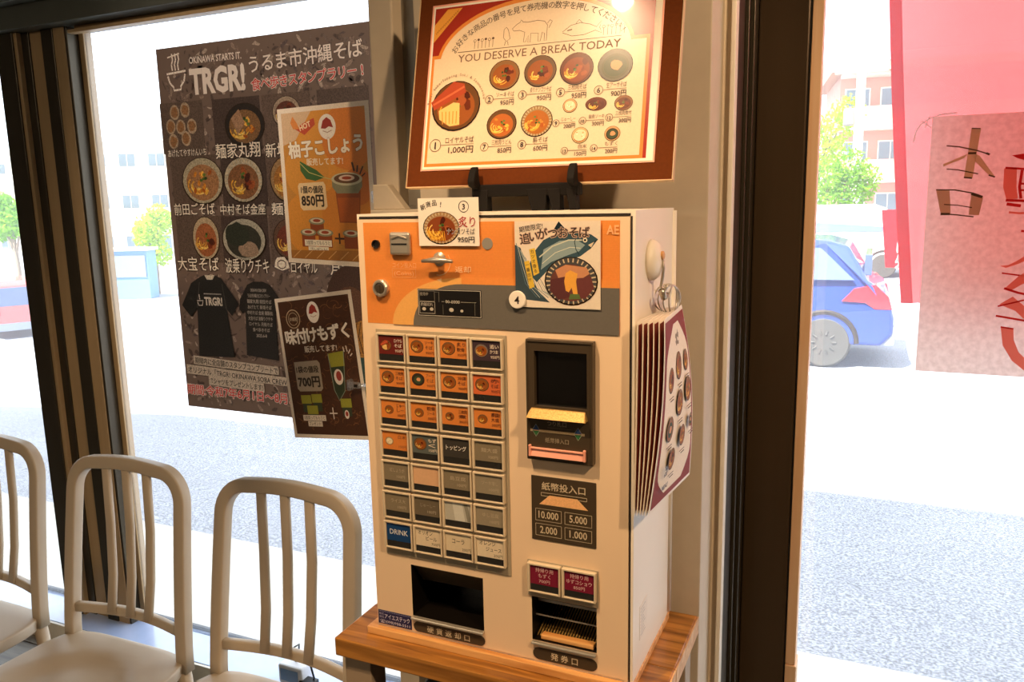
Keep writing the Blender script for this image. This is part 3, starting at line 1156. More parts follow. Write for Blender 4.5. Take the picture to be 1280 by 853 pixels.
q.tube([(.4045, DEP - .001, .004), (.4045, DEP - .001, HM - .004)], .006, 12)
q.build('rear_corner', MT['machine_side'], mach, smooth=True)
q = MB()
bx(q, 400.2, 402.4, 7, 630, -.013, -.0012)
bx(q, 4, 400, 3.5, 6.2, -.013, -.0012)
q.build('door_seal', MT['gasket'], mach)
# door
q = MB()
holed(q, 1, 399.6, 7.5, 627.5, 0.0, holes, .0125, 0, 1, back=False)
for pts in ([(1, 7.5), (1, 627.5)], [(1, 627.5), (399.6, 627.5)], [(399.6, 627.5), (399.6, 7.5)], [(399.6, 7.5), (1, 7.5)]):
    (a, c_), (e, f_) = pts
    q.add([L(a, c_), L(e, f_), L(e, f_, -.0124), L(a, c_, -.0124)], [(0, 1, 2, 3)])
door = q.build('door_panel', [MT['machine'], MT['pocket']], mach, recalc=False)

A = Art(L, 1.0, 2e-5, 3e-4)
# orange and grey header print
A.rect(11, 12, 387, 155, 'ee9648')
for k in range(60):
    A.rect(12, 13 + k * 2.3, 386, 13.3 + k * 2.3, 'e88f42')


def quarter(cu, cv, ru, rv, col):
    pts = [(cu + ru * math.cos(a), cv - rv * math.sin(a)) for a in [PI - k * PI / 2 / 14 for k in range(15)]]
    A.poly([(cu - ru, 155)] + pts + [(387, cv - rv), (387, 155)], col)


quarter(166, 155, 112, 68, 'eeb060')
A.rect(166, 86, 387, 95.5, 'ee9648')
quarter(166, 155, 78, 59.5, '6c675e')
A.text('AE', 386, 29, 16, 'f6b878', width=16, bold=.02, al='r')
A.text('コイン投入口', 58, 74, 8, 'ecb070', width=38, al='l')
A.frame(57, 76, 95, 88, .5, 'ecb070')
A.text('(Coins)', 60, 85, 8, 'ecb070', width=32)
A.text('返却', 157, 79, 9, 'f2c890', width=24, bold=.01)
A.line([(132 + 18 * math.cos(a * .3), 66 + 18 * math.sin(a * .3)) for a in range(-2, 7)], .9, 'f2c890')
A.poly([(128, 90), (136, 88), (135, 94)], 'f2c890')
A.build(mach, (0, 0, 0), 'header_print', 'header_lettering', MT['print_gloss'], MT['ink'])

# header fittings
q = MB()
q.lathe([(0, .0002), (.0062, .0002), (.0062, -.0035), (.0048, -.0035), (.0045, -.001), (0, -.001)], L(32, 42), 'y', 20)
q.build('peep_hole', MT['black'], mach)
q = MB()
q.box(.057, .090, -.0075, 0, HM - .057, HM - .025)
coin = q.build('coin_slot', MT['chrome'], mach, bevel=.0065, seg=3)
q = MB(); q.box(.0615, .086, -.0082, -.0070, HM - .0425, HM - .0405); q.build('slot', MT['black'], coin)
q = MB(); q.tube([L(62, 34, .0076), L(74, 30, .0082), L(86, 34, .0076)], .0016, 6); q.build('slot_lip', MT['chrome'], coin)
q = MB()
q.lathe([(0, 0), (.0095, 0), (.0095, -.002), (.006, -.004), (.004, -.014), (.003, -.016), (0, -.016)], L(133, 62), 'y', 24)
lev = q.build('return_lever', MT['chrome'], mach, smooth=False)
q = MB(); q.tube([L(113, 64, .014), L(124, 63, .015), L(137, 62, .017), L(150, 63, .015), L(160, 64, .014)], [.0022, .0032, .0046, .0032, .0022], 10)
q.build('lever_bar', MT['chrome'], lev, smooth=True)
q = MB()
q.lathe([(0, 0), (.0125, 0), (.0125, -.006), (.0105, -.008), (.0085, -.008), (.0085, -.005), (0, -.005)], L(38, 104), 'y', 26)
kl = q.build('door_lock', MT['chrome'], mach)
q = MB(); q.lathe([(0, -.0048), (.0078, -.0048), (.0078, -.0065), (0, -.0075)], L(38, 104), 'y', 20); q.box(.037, .039, -.009, -.0045, HM - .109, HM - .099); q.build('key_barrel', MT['bronze'], kl)
q = MB(); q.lathe([(0, 0), (.0078, 0), (.0078, -.0012), (0, -.0012)], L(206, 41), 'y', 22); q.build('blank_cap', MT['jamb'], mach)

# display
q = MB(); q.box(.0965, .196, -.0022, .0, HM - .1415, HM - .103)
disp = q.build('display', MT['black'], mach, bevel=.002)
A = Art(L, 1.0, 2e-5, 2.4e-3)
A.frame(98, 104.4, 194.6, 140, .7, 'c8bfae')
A.frame(100, 121, 124, 137, .6, 'b8b0a0'); A.frame(100, 106, 124, 120, .5, '8c8678')
A.line([(124, 107), (131, 107), (131, 121)], .5, '8c8678')
A.text('釣銭切れ', 102, 126.5, 5.2, 'c8bfae', width=19); A.text('使用中', 101, 112, 5, '9c9484', width=13)
A.text('00-0000', 141, 122, 6, 'd8d0be', width=22); A.line([(135, 120), (139, 120)], .5, 'b8b0a0'); A.line([(165, 120), (188, 120)], .5, 'b8b0a0')
A.line([(137, 124), (137, 138)], .4, '8c8678'); A.line([(186, 120), (186, 138)], .4, '8c8678')
for u, v, r in ((107, 131, 3), (119, 131, 3), (150, 131, 3.6), (166, 132, 2.4)):
    A.ell(u, v, r, r * .8, 'c2b8a4', 12)
A.build(disp, (0, 0, 0), 'display_print', 'display_lettering')

# meal buttons -----------------------------------------------------------
q = MB(); bx(q, 24, 231, 163, 507, .0, .0016); q.build('button_plate', MT['rail'], mach, bevel=.001)


def make_button():
    b_ = MB()
    W_, H_ = .0485, .0425
    o_ = [(0, 0), (W_, 0), (W_, -H_), (0, -H_)]
    i_ = [(.0035, -.0030), (W_ - .0025, -.0030), (W_ - .0025, -H_ + .0020), (.0035, -H_ + .0020)]
    yo, yi = -.0065, -.0025
    vs = [(x, yo, z) for x, z in o_] + [(x, yo, z) for x, z in i_] + [(x, yi, z) for x, z in i_] + [(x, .0, z) for x, z in o_]
    fs = [(k, (k + 1) % 4, (k + 1) % 4 + 4, k + 4) for k in range(4)] + [(k + 4, (k + 1) % 4 + 4, (k + 1) % 4 + 8, k + 8) for k in range(4)]
    fs += [(k + 12, (k + 1) % 4 + 12, (k + 1) % 4, k) for k in range(4)] + [(8, 9, 10, 11)]
    b_.add(vs, fs)
    return b_


btn_mesh = None
win_mesh = None
OR, GR, DK = 'd87838', '8a7c62', '4a4236'
styles = [
    ['maroon', 'orange', 'orange', 'dark'],
    ['orange', 'orangedark', 'orangenew', 'orangered'],
    ['orange2', 'orange2', 'orange3', 'orange2'],
    ['rice', 'bluegrey', 'topping', 'grey'],
    ['grey', 'blank', 'grey', 'grey3'],
    ['grey', 'grey2', 'silver', 'grey3'],
    ['drink', 'beer', 'cola', 'juice']]
names = [['1', '2', '3', '4'], ['5', '6', '7', '8'], ['9', '10', '11', '12'], ['13', '', '', ''], [''] * 4, [''] * 4, [''] * 4]
for r_ in range(7):
    for c_ in range(4):
        u0, v0 = 27.5 + c_ * 50.3 - r_ * .35, 167.5 + r_ * 47.35
        st = styles[r_][c_]
        if btn_mesh is None:
            o = make_button().build('meal_button', MT['bezel'], mach, bevel=.0005, seg=1)
            btn_mesh = o
        else:
            o = btn_mesh.copy(); COL.objects.link(o)
        o.parent = mach
        o.location = L(u0, v0, .0016)
        if win_mesh is None:
            w_ = MB(); w_.box(.0038, .0458, -.0040, -.0027, -.0402, -.0305)
            wm = w_.build('lamp_window', MT['lamp_window'], o)
            win_mesh = wm
        else:
            wm = win_mesh.copy(); COL.objects.link(wm); wm.parent = o
        bgc = {'maroon': '6a2620', 'dark': '44343a', 'grey': '857860', 'grey2': '6e624e', 'grey3': '948870', 'silver': 'b8b4a4', 'bluegrey': '5c625c',
               'topping': '3e3a34', 'blank': 'dcae84', 'drink': '1c4272', 'beer': 'e2cfae', 'cola': 'dccaa8', 'juice': 'e4d2b2', 'orangered': 'd46a3c'}.get(st, 'd8823c')
        A = Art(lambda u, v, w: Vector((u * .001, -w, -v * .001)), 1.0, 1.2e-5, 4.2e-3)
        A.rect(3.8, 3.4, 45.7, 30.6, bgc)
        if st.startswith('orange') or st in ('maroon', 'dark', 'rice', 'bluegrey'):
            bc = {'maroon': (16, 18, 9), 'rice': (15, 18, 7), 'orange2': (17, 18, 7.5), 'orange3': (16, 19, 7)}.get(st, (17, 17, 10.5))
            bowl(A, bc[0], bc[1], bc[2], bc[2] * .88, rim={'orangedark': '3a3028', 'dark': '7a6a5c', 'rice': 'b09468'}.get(st, '7a5430'), soup={'orangedark': '3a2c20', 'rice': 'c8b080'}.get(st, '94501e'), kind={'rice': 'rice', 'orange2': 'noodle', 'maroon': 'royal', 'orangedark': 'green', 'orange3': 'meat'}.get(st, 'meat'))
            tc_ = 'f0dcc0' if st in ('maroon', 'dark', 'bluegrey') else '5c2c10'
            nm = {(0, 0): ('ロイヤル', 'そば'), (0, 1): ('ソーキ', 'そば'), (0, 2): ('炙り', '軟骨'), (0, 3): ('追い', 'かつお'), (1, 0): ('三枚肉', 'そば'), (1, 1): ('アーサ', 'そば'), (1, 2): ('沖縄', 'そば'), (1, 3): ('赤', 'そば'),
                  (2, 0): ('じゅー', 'しー'), (2, 1): ('軟骨', 'ソーキ'), (2, 2): ('三枚肉', '煮'), (2, 3): ('麺', '大盛'), (3, 0): ('白米', ''), (3, 1): ('もず', 'く')}[(r_, c_)]
            A.text(nm[0], 30, 13, 6.2, tc_, width=13, bold=.01)
            if nm[1]:
                A.text(nm[1], 30, 20, 6.0, tc_, width=12, bold=.01)
            A.text({0: '950円', 1: '900円', 2: '300円', 3: '150円'}[r_], 31, 27, 5.2, tc_, width=13)
        elif st == 'topping':
            A.text('トッピング', 24.5, 20, 8, 'e8e0d0', width=32, bold=.01, al='c')
        elif st in ('grey', 'grey2', 'grey3'):
            tt = {(3, 3): '麺大盛', (4, 0): '紅しょうが', (4, 2): '島豆腐', (4, 3): 'ソーキ増し', (5, 0): 'ライス大', (5, 1): 'じゅーしー', (5, 3): 'ゆし豆腐'}[(r_, c_)]
            A.text(tt, 26, 17, 6.5, 'aea084' if st != 'grey2' else '9a8c70', width=25, al='c')
            A.text('100円', 32, 26, 5.5, 'aea084', width=14, al='c')
        elif st == 'silver':
            A.poly([(16, 3.6), (32, 3.6), (36, 30), (20, 30)], 'd2d0c2'); A.poly([(34, 3.6), (40, 3.6), (45, 24), (45, 30), (40, 30)], '8c8878')
        elif st == 'drink':
            A.text('DRINK', 24.7, 20.5, 11.5, 'e4e4dc', width=31, al='c', bold=.0)
        elif st == 'beer':
            A.text('オリオン', 8, 13, 8, '241a12', width=24, bold=.012); A.text('ビール', 21, 21, 7.5, '241a12', width=18, bold=.012); A.text('700円', 30, 28, 5.6, '241a12', width=14)
        elif st == 'cola':
            A.text('コーラ', 24, 18, 9, '241a12', width=20, al='c', bold=.012); A.text('200円', 30, 28, 5.6, '241a12', width=14)
        elif st == 'juice':
            A.text('オレンジ', 8, 12.5, 8, '241a12', width=25, bold=.012); A.text('ジュース', 18, 21, 7.5, '241a12', width=24, bold=.012); A.text('200円', 30, 28.5, 5.6, '241a12', width=14)
        A.build(o, (0, 0, 0), 'label_card', 'card_lettering', MT['print_gloss'], MT['ink'])

# two takeaway buttons over the ticket tray
q = MB(); bx(q, 256, 359, 476, 530, .0, .0016); q.build('button_plate', MT['rail'], mach, bevel=.001)
for k, (l1, l2, l3) in enumerate((('持帰り用', 'もずく', '700円'), ('持帰り用', 'ゆずコショウ', '850円'))):
    o = btn_mesh.copy(); COL.objects.link(o); o.parent = mach; o.location = L(258 + k * 50.5, 478, .0016)
    wm = win_mesh.copy(); COL.objects.link(wm); wm.parent = o
    A = Art(lambda u, v, w: Vector((u * .001, -w, -v * .001)), 1.0, 1.2e-5, 4.2e-3)
    A.rect(3.8, 3.4, 45.7, 30.6, '7c1c34')
    A.text(l1, 24.7, 12, 7, 'e0b8b0', width=26, al='c'); A.text(l2, 24.7, 20, 7, 'e0b8b0', width=18 if k == 0 else 36, al='c'); A.text(l3, 24.7, 27.5, 6, 'e0b8b0', width=16, al='c')
    A.build(o, (0, 0, 0), 'label_card', 'card_lettering', MT['print_gloss'], MT['ink'])

# bill unit ---------------------------------------------------------------
q = MB()
u0, u1, v0, v1 = 263, 355, 164, 327
rc = (274.5, 347, 179, 253)
P = lambda u, v, w: (u * .001, -w, HM - v * .001)
us = [u0, rc[0], rc[1], u1]; vs_ = [v0, rc[2], rc[3], v1]
for i in range(3):
    for j in range(3):
        if i == 1 and j == 1:
            continue
        q.add([P(us[i], vs_[j], .011), P(us[i], vs_[j + 1], .011), P(us[i + 1], vs_[j + 1], .011), P(us[i + 1], vs_[j], .011)], [(0, 1, 2, 3)])
c4 = [(rc[0], rc[2]), (rc[0], rc[3]), (rc[1], rc[3]), (rc[1], rc[2])]
for k in range(4):
    a_, e_ = c4[k], c4[(k + 1) % 4]
    q.add([P(*a_, .011), P(*e_, .011), P(*e_, .003), P(*a_, .003)], [(3, 2, 1, 0)])
o4 = [(u0, v0), (u0, v1), (u1, v1), (u1, v0)]
for k in range(4):
    a_, e_ = o4[k], o4[(k + 1) % 4]
    q.add([P(*a_, .011), P(*e_, .011), P(*e_, .0), P(*a_, .0)], [(0, 1, 2, 3)])
bill = q.build('bill_acceptor', MT['bronze'], mach, recalc=False)
q = MB(); bx(q, rc[0], rc[1], rc[2], rc[3], .0005, .0036); q.build('smoked_cover', mat('smoked_cover_plastic', '0c0a08', 0.06, coat=1.0), bill)
q = MB(); bx(q, 264, 354, 165, 167, .0110, .0125); bx(q, 263, 265.5, 166, 326, .011, .0122); bx(q, 352.5, 355, 166, 326, .011, .0122); q.build('raised_rim', MT['bronze'], bill, bevel=.0005)
q = MB()
q.hull8([L(264, 267, .0112), L(349, 267, .0112), L(349, 267, .024), L(266, 267, .024)][0:4], [L(270, 255, .0112), L(345, 255, .0112), L(345, 256, .013), L(270, 256, .013)])
q.build('gold_lip', MT['gold'], bill, bevel=.0008)
q = MB()
bx(q, 266, 346, 309, 312, .0110, .0145); bx(q, 266, 269.5, 306, 322, .011, .0155); bx(q, 342.5, 346, 306, 322, .011, .0155)
q.build('slot_rim', MT['pink'], bill, bevel=.001)
q = MB(); q.hull8([L(269, 321, .0112), L(343, 321, .0112), L(343, 321, .0150), L(269, 321, .0150)], [L(269, 313, .0112), L(343, 313, .0112), L(343, 313, .0122), L(269, 313, .0122)])
q.build('bill_tray', MT['pink'], bill)
A = Art(L, 1.0, 1e-5, 1.13e-2)
A.rect(268, 284.5, 344, 288, 'b49c76')
for u in (276, 335):
    A.poly([(u, 277.5), (u - 5.5, 285.5), (u + 5.5, 285.5)], '2a4a7c'); A.poly([(u, 294.5), (u - 5.5, 286.8), (u + 5.5, 286.8)], '2e6a3c')
    A.line([(u, 277.5), (u - 5.5, 286), (u, 294.5), (u + 5.5, 286)], .5, 'c8c0a8', True)
A.text('つり札口', 305.5, 278, 8, 'a8977a', width=27, al='c')
A.line([(292, 281), (326, 281)], .4, '8c7c62')
A.text('紙幣挿入口', 305.5, 301, 7.5, 'a8977a', width=33, al='c')
A.build(bill, (0, 0, 0), 'symbol_print', 'unit_lettering')

# bill value plate
q = MB(); bx(q, 263.5, 356, 353, 445, 0, .0012)
pl = q.build('value_plate', MT['bronze'], mach, bevel=.0012)
A = Art(L, 1.0, 2e-5, 1.35e-3)
A.text('紙幣投入口', 310, 371, 12, 'cdbb98', width=62, al='c', bold=.018)
A.frame(278, 376, 343, 380.5, .7, 'cdbb98')
A.poly([(290, 379), (275, 393), (345, 393), (330, 379)], 'f0b87c')
for (a, e, f_, h_), s_ in zip(((269.5, 399.5, 307, 416.5), (312, 399.5, 350, 416.5), (269.5, 421, 307, 438), (312, 421, 350, 438)), ('10.000', '5.000', '2.000', '1.000')):
    A.frame(a, e, f_, h_, .6, 'cdbb98')
    A.text(s_, (a + f_) / 2, h_ - 3.8, 14.5, 'd6c4a0', width=29 if len(s_) > 5 else 25, al='c', bold=.012)
A.build(pl, (0, 0, 0), 'plate_print', 'plate_lettering')

# coin return tray and its plate
q = MB(); q.hull8([L(64, 604.5, .0), L(186, 604.5, .0), L(186, 604.5, .007), L(64, 604.5, .007)], [L(64, 600.5, .0), L(186, 600.5, .0), L(186, 601.5, .006), L(64, 601.5, .006)])
q.build('coin_tray_lip', MT['chrome'], mach, bevel=.0008)
q = MB(); q.add([L(66, 520, -.004), L(184, 520, -.004), L(184, 556, -.030), L(66, 556, -.030)], [(0, 1, 2, 3)]); q.add([L(66, 520, -.006), L(184, 520, -.006), L(184, 556, -.032), L(66, 556, -.032)], [(3, 2, 1, 0)])
q.build('coin_flap', MT['bronze'], mach)


def pill(u0, u1, v0, v1, name, txt, w_):
    q = MB()
    r = (v1 - v0) / 2
    cv = (v0 + v1) / 2
    pts = [(u1 - r + r * math.sin(a), cv - r * math.cos(a)) for a in [k * PI / 10 for k in range(11)]] + [(u0 + r - r * math.sin(a), cv + r * math.cos(a)) for a in [k * PI / 10 for k in range(11)]]
    q.prism([(u * .001, HM - v * .001) for u, v in pts], 'y', -.0011, 0)
    o = q.build(name, MT['bronze'], mach)
    A = Art(L, 1.0, 2e-5, 1.3e-3)
    n = len(txt)
    for k, ch in enumerate(txt):
        A.text(ch, (u0 + u1) / 2 + (k - (n - 1) / 2) * w_, cv + 4.6, 11.5, 'd2c2a0', al='c', bold=.02)
    A.build(o, (0, 0, 0), 'plate_print', 'plate_lettering')


pill(66, 186, 609.5, 625.5, 'coin_return_plate', '硬貨返却口', 15.5)
pill(262, 357, 607, 625, 'ticket_outlet_plate', '発券口', 15)
# ticket tray
q = MB(); q.hull8([L(261, 601, 0), L(356, 601, 0), L(356, 601, .006), L(261, 601, .006)], [L(261, 597, 0), L(356, 597, 0), L(356, 598, .005), L(261, 598, .005)])
q.build('ticket_tray_lip', MT['chrome'], mach, bevel=.0008)
q = MB()
for k in range(22):
    q.tube([L(264 + k * 4.2, 596, -.012), L(264 + k * 4.2, 577, -.070)], .0011, 5)
o = q.build('tray_ribs', MT['gold'], mach); o['kind'] = 'stuff'
q = MB(); q.box(.272, .350, -.0 + .004, .016, HM - .5965, HM - .590); q.build('tray_floor_strip', MT['plank'], mach, bevel=.001)
q = MB(); q.box(.262, .355, .02, .0215, HM - .5475, HM - .5435); q.box(.262, .355, .0125, .0135, HM - .5655, HM - .5635); q.build('tray_crossbar', MT['chrome'], mach)
# blue maker's sticker
q = MB(); bx(q, 2.5, 62, 603.5, 626, 0, .0006)
stk = q.build('blue_sticker', mat('blue_sticker_vinyl', '1c2052', 0.35), mach)
A = Art(L, 1.0, 2e-5, 7.5e-4)
A.text('アイエステック', 14, 616, 9, 'e4e0f0', width=45, bold=.02)
A.text('株式', 4.5, 611, 4.3, 'c8c4e0', width=8); A.text('会社', 4.5, 616, 4.3, 'c8c4e0', width=8)
A.text('☎(098)958-5511', 5, 623.5, 6, 'e4e0f0', width=54)
for k in range(26):
    A.rect(4 + k * 2.2, 604.4, 5.1 + k * 2.2, 605.4, 'b0acd0')
A.build(stk, (0, 0, 0), 'sticker_print', 'sticker_lettering')
# faint instruction sticker low on the right side
q = MB(); q.box(.4061, .4065, .035, .075, .045, .095)
o = q.build('side_sticker', MT['paper'], mach)
A = Art(lambda u, v, w: Vector((.4065 + w, .035 + u * .001, .095 - v * .001)), 1.0, 2e-5, 1e-4)
for k in range(9):
    A.line([(4, 6 + k * 4.8), (30 - (k * 7) % 11, 6 + k * 4.8)], .9, 'a8a49a')
A.build(o, (0, 0, 0))


def card(name, label, cat, f, W, H, art, group=None, thick=.0005, m='paper', nu=1, nv=1, am=None, tm=None, scale=1.0):
    """a printed sheet: its own mesh is the paper, its children the print"""
    org = f(W / 2, H, 0)
    t = sheet_mesh(f, W, H, thick, nu, nv).build(name, MT[m], None, org)
    tag(t, label, cat, group)
    A = Art(f, 1.0)
    art(A)
    A.build(t, org, mat_art=am, mat_txt=tm)
    return t


def ML(u, v, w=0.0):
    return Vector((MX, MY, MZ)) + L(u, v, w)


# ---- small white card taped at the top of the machine
def art_new(A):
    A.text('新', 9, 15, 8.5, '35241c', al='c', bold=.02, rot=-.35); A.text('商', 17, 11.5, 8.5, '35241c', al='c', bold=.02, rot=-.2)
    A.text('品', 26, 9.5, 8.5, '35241c', al='c', bold=.02, rot=-.08); A.text('!', 35, 12, 9.5, '35241c', al='c', bold=.02, rot=.15)
    A.ring(70, 12, 7.3, .9, '35241c'); A.text('3', 70, 15.6, 10, '35241c', al='c', bold=.03)
    bowl(A, 35, 40, 28, 22, rim='a8845a', soup='8a4420', kind='meat', striped=True)
    for k in range(9):
        A.line([(14 + k * 3.2, 44), (20 + k * 2.6, 57)], 1.3, 'f2b83c' if k % 2 else 'e09a28')
    A.text('炙り', 62, 38, 15.5, 'a4342c', bold=.02, outline='f8f0e4', width=25)
    A.text('ナンコツそば', 44, 48, 9, '35241c', width=42, bold=.012, outline='f8f0e4')
    A.text('950円', 60, 58.5, 9, '35241c', width=25, bold=.015)


f = lambda u, v, w: ML(104, -20, .0035 + w) + Vector((u * .001, -.0003, -v * .001))
card('menu_card', 'small white card with bowl photo and number 3 on the machine top edge', 'card', f, 92, 64, art_new, am=MT['print_gloss'])


# ---- bonito noodle flyer
def art_fish(A):
    A.rect(0, 0, 116, 111, 'e8dac4')
    A.poly([(0, 30), (8, 34), (14, 52), (20, 70), (34, 92), (48, 104), (0, 100)], '3c4c54')
    for k in range(9):
        A.line([(2 + k * 2, 28 + k * 3), (6 + k * 3, 50 + k * 2), (14 + k * 4, 80 + k * 1.5), (30 + k * 4, 98)], .8, 'b8c0b8' if k % 2 else '5c7480')
    A.poly([(26, 40), (40, 24), (58, 16), (84, 13), (104, 17), (113, 23), (104, 34), (90, 44), (74, 50), (52, 56), (38, 70), (30, 78), (22, 70), (20, 56)], '3a525c')
    A.poly([(40, 36), (62, 25), (84, 23), (96, 30), (88, 38), (70, 44), (50, 52), (36, 62)], '8ca0a0')
    A.line([(34, 46), (52, 32), (74, 24), (92, 24)], 1.6, 'c8ccb8'); A.line([(38, 54), (56, 40), (76, 33), (90, 34)], .8, 'd8d8c4')
    A.poly([(56, 8), (61, 0.5), (68, 8), (74, 14), (52, 15)], '1e2c34')
    A.ell(96, 24, 3, 3, 'e8e0c8', 14); A.ell(96, 24, 1.6, 1.6, '14181c', 12)
    A.line([(112, 24), (101, 30), (103, 35)], .9, '1c2428')
    A.line([(86, 18), (82, 26), (84, 36), (88, 42)], 1, '24383f')
    A.poly([(100, 30), (108, 26), (104, 33)], 'd8c8a8')
    A.text('期間限定!', 7, 14, 8, '2c1c18', width=33, bold=.02, rot=-.16)
    for i, (ch, u, v) in enumerate(zip('追いがつおそば', (15, 27, 39, 53, 67, 81, 95), (28, 25, 22, 21, 20, 20, 20))):
        A.text(ch, u, v, 15, 'c8a890', al='c', bold=.09, rot=-.1 + i * .02); A.text(ch, u, v, 15, '261412', al='c', bold=.025, rot=-.1 + i * .02)
    A.poly([(20, 36), (28, 34), (34, 66), (26, 70)], 'e0bc48'); A.poly([(13, 52), (20, 50), (27, 84), (20, 87)], 'e0bc48')
    A.vtext('カツオ香る', 24.5, 41, 5.6, '3c2c14', 6.2, .02, rot=-.18); A.vtext('一番出汁', 17.5, 58, 5.6, '3c2c14', 6.4, .02, rot=-.18)
    bowl(A, 77, 76, 36, 31, rim='4a4a4a', soup='6a4038', kind='none', striped=True)
    A.poly([(56, 62), (70, 55), (98, 58), (102, 66), (92, 72), (60, 72)], 'c88c64')
    A.poly([(50, 74), (70, 70), (76, 96), (60, 100), (48, 88)], '5c3434'); A.poly([(84, 72), (104, 70), (108, 84), (96, 98), (84, 94)], '6c3c3a')
    A.poly([(70, 66), (76, 62), (86, 66), (84, 76), (86, 92), (80, 92), (78, 84), (74, 90), (70, 88), (68, 76)], 'e8a848')
    A.poly([(76, 92), (88, 92), (90, 98), (74, 99)], '5c7040')


f = lambda u, v, w: ML(247, 12, .0032 + w) + Vector((u * .001, -.0002, -v * .001))
card('bonito_flyer', 'square flyer with blue bonito and noodle bowl taped on the machine header', 'flyer', f, 116, 111, art_fish, am=MT['print_gloss'])
f = lambda u, v, w: ML(238, 102, .0050 + w) + Vector((u * .001, 0, -v * .001))
q = MB(); c0 = ML(250, 113.5, .0043)
q.lathe([(0, 0), (.0118, 0), (.0118, -.0022), (.0108, -.0028), (0, -.0028)], c0, 'y', 28)
o = q.build('number_disc', MT['paper'], None, c0)
tag(o, 'round white disc with the number 4 at the bonito flyer corner', 'disc')
A = Art(lambda u, v, w: c0 + Vector((u * .001, -w, -v * .001)), 1.0, 2e-5, 2.95e-3)
A.text('4', 0, 5.2, 14, '2c2018', al='c', bold=.02)
A.build(o, c0)

# ================================================================== EASEL AND FRAMED MENU
S = 1.2
p0 = EYE + (Vector((-0.5248, 0.8944, 1.5434)) - EYE) * S
yaw, lean = 0.0068, 0.2303
U = Vector((math.cos(yaw), math.sin(yaw), 0)); Y0 = Vector((-math.sin(yaw), math.cos(yaw), 0))
Vd = -(Vector((0, 0, 1)) * math.cos(lean) + Y0 * math.sin(lean))
FN = Vd.cross(U)
if FN.y > 0:
    FN = -FN
TLm = p0 - Vd * 0.210 * S
fm = lambda u, v, w: TLm + U * (u * S * .001) + Vd * (v * S * .001) + FN * w     # (u,v) in sheet units


def oriented(pts, w0, w1):
    """prism on the frame plane"""
    n = len(pts)
    b_ = MB()
    b_.add([fm(u, v, w0) for u, v in pts] + [fm(u, v, w1) for u, v in pts],
           [tuple(range(n - 1, -1, -1)), tuple(range(n, 2 * n))] + [(i, (i + 1) % n, (i + 1) % n + n, i + n) for i in range(n)])
    return b_


orgF = fm(148, 232, 0)
fr = thing('framed_menu', 'brown framed picture menu of noodle bowls on the black easel', 'framed menu', orgF)


def sub(b_, name, m, parent, org, **k):
    o = b_.build(name, m, None, org, **k)
    o.parent = parent
    o.location = (0, 0, 0)
    return o


sub(oriented([(-21, -23), (320, -23), (320, 232), (-21, 232)], -.009, -.001), 'mount_board', MT['mat_board'], fr, orgF, bevel=.0006)
b_ = MB()
for a in (((-21.8, -24), (-21, -24), (-21, 233), (-21.8, 233)), ((320, -24), (320.8, -24), (320.8, 233), (320, 233)), ((-21.8, 232), (320.8, 232), (320.8, 233), (-21.8, 233)), ((-21.8, -24), (320.8, -24), (320.8, -23), (-21.8, -23))):
    q = oriented(a, -.0105, .0005)
    b_.add(q.v, q.f)
sub(b_, 'frame_edge', MT['frame_edge'], fr, orgF)
b_ = MB()
for a in (((-2, -2), (0, -2), (0, 212), (-2, 212)), ((297, -2), (299, -2), (299, 212), (297, 212)), ((0, 210), (297, 210), (297, 212), (0, 212)), ((0, -2), (297, -2), (297, 0), (0, 0))):
    q = oriented(a, -.001, .0003)
    b_.add(q.v, q.f)
sub(b_, 'mount_bevel', MT['pink'], fr, orgF)
paper_o = sub(oriented([(0, 0), (297, 0), (297, 210), (0, 210)], -.001, .0001), 'menu_sheet', MT['paper'], fr, orgF)

A = Art(fm, 1.0, 5e-6, 2e-4)
A.rect(2.5, 2.5, 289, 207, 'a02c1a')
A.ell(139, 75, 129, 73, 'e08838', 60)
A.rect(2.5, 64, 285, 207, 'e08838')
A.ell(139, 75, 124.5, 68, 'ead2b0', 60)
A.rect(6, 68.5, 281, 203, 'ead2b0')
A.poly([(2.6, 24), (20, 5), (41, 5), (2.6, 47)], 'e8a040')
for k in range(14):
    u = 5 + k * 2.2
    A.line([(u, 34 - k * 2.0), (u + 1.2, 36.5 - k * 2.0), (u + 2, 32.5 - k * 2.0)], .5, '8c4a14')
A.poly([(249, 4), (288, 4), (286, 16), (276, 20), (262, 18), (253, 21), (247, 15)], 'e07c34')
for k in range(6):
    A.line([(252 + k * 6, 4), (255 + k * 5, 14), (259 + k * 5, 6)], .6, 'f4c070')
# arc of characters
msg = 'お好きな商品の番号を見て券売機の数字を押してください!'
n = len(msg)
arc = [(145 + 112 * math.cos(math.radians(d)), 77 - 58 * math.sin(math.radians(d)), math.radians(d)) for d in [163 - .25 * i for i in range(573)]]
cum = [0.0]
for i in range(1, len(arc)):
    cum.append(cum[-1] + math.hypot(arc[i][0] - arc[i - 1][0], arc[i][1] - arc[i - 1][1]))
for k, ch in enumerate(msg):
    want = cum[-1] * k / (n - 1)
    i = min(range(len(cum)), key=lambda j: abs(cum[j] - want))
    uu, vv, a = arc[i]
    A.text(ch, uu, vv, 9.8, '4c3424', al='c', rot=math.atan2(58 * math.cos(a), 112 * math.sin(a)), bold=.008)
A.line([(39, 62.5), (251, 62.5)], .7, '5c4030')
A.text('YOU DESERVE A BREAK TODAY', 40, 75.5, 14, '8c6c50', width=211, bold=.008)
A.text('YOU DESERVE A BREAK TODAY', 40.5, 75.2, 13, '6c4c34', width=210, bold=-.012)
pc = '6c5040'
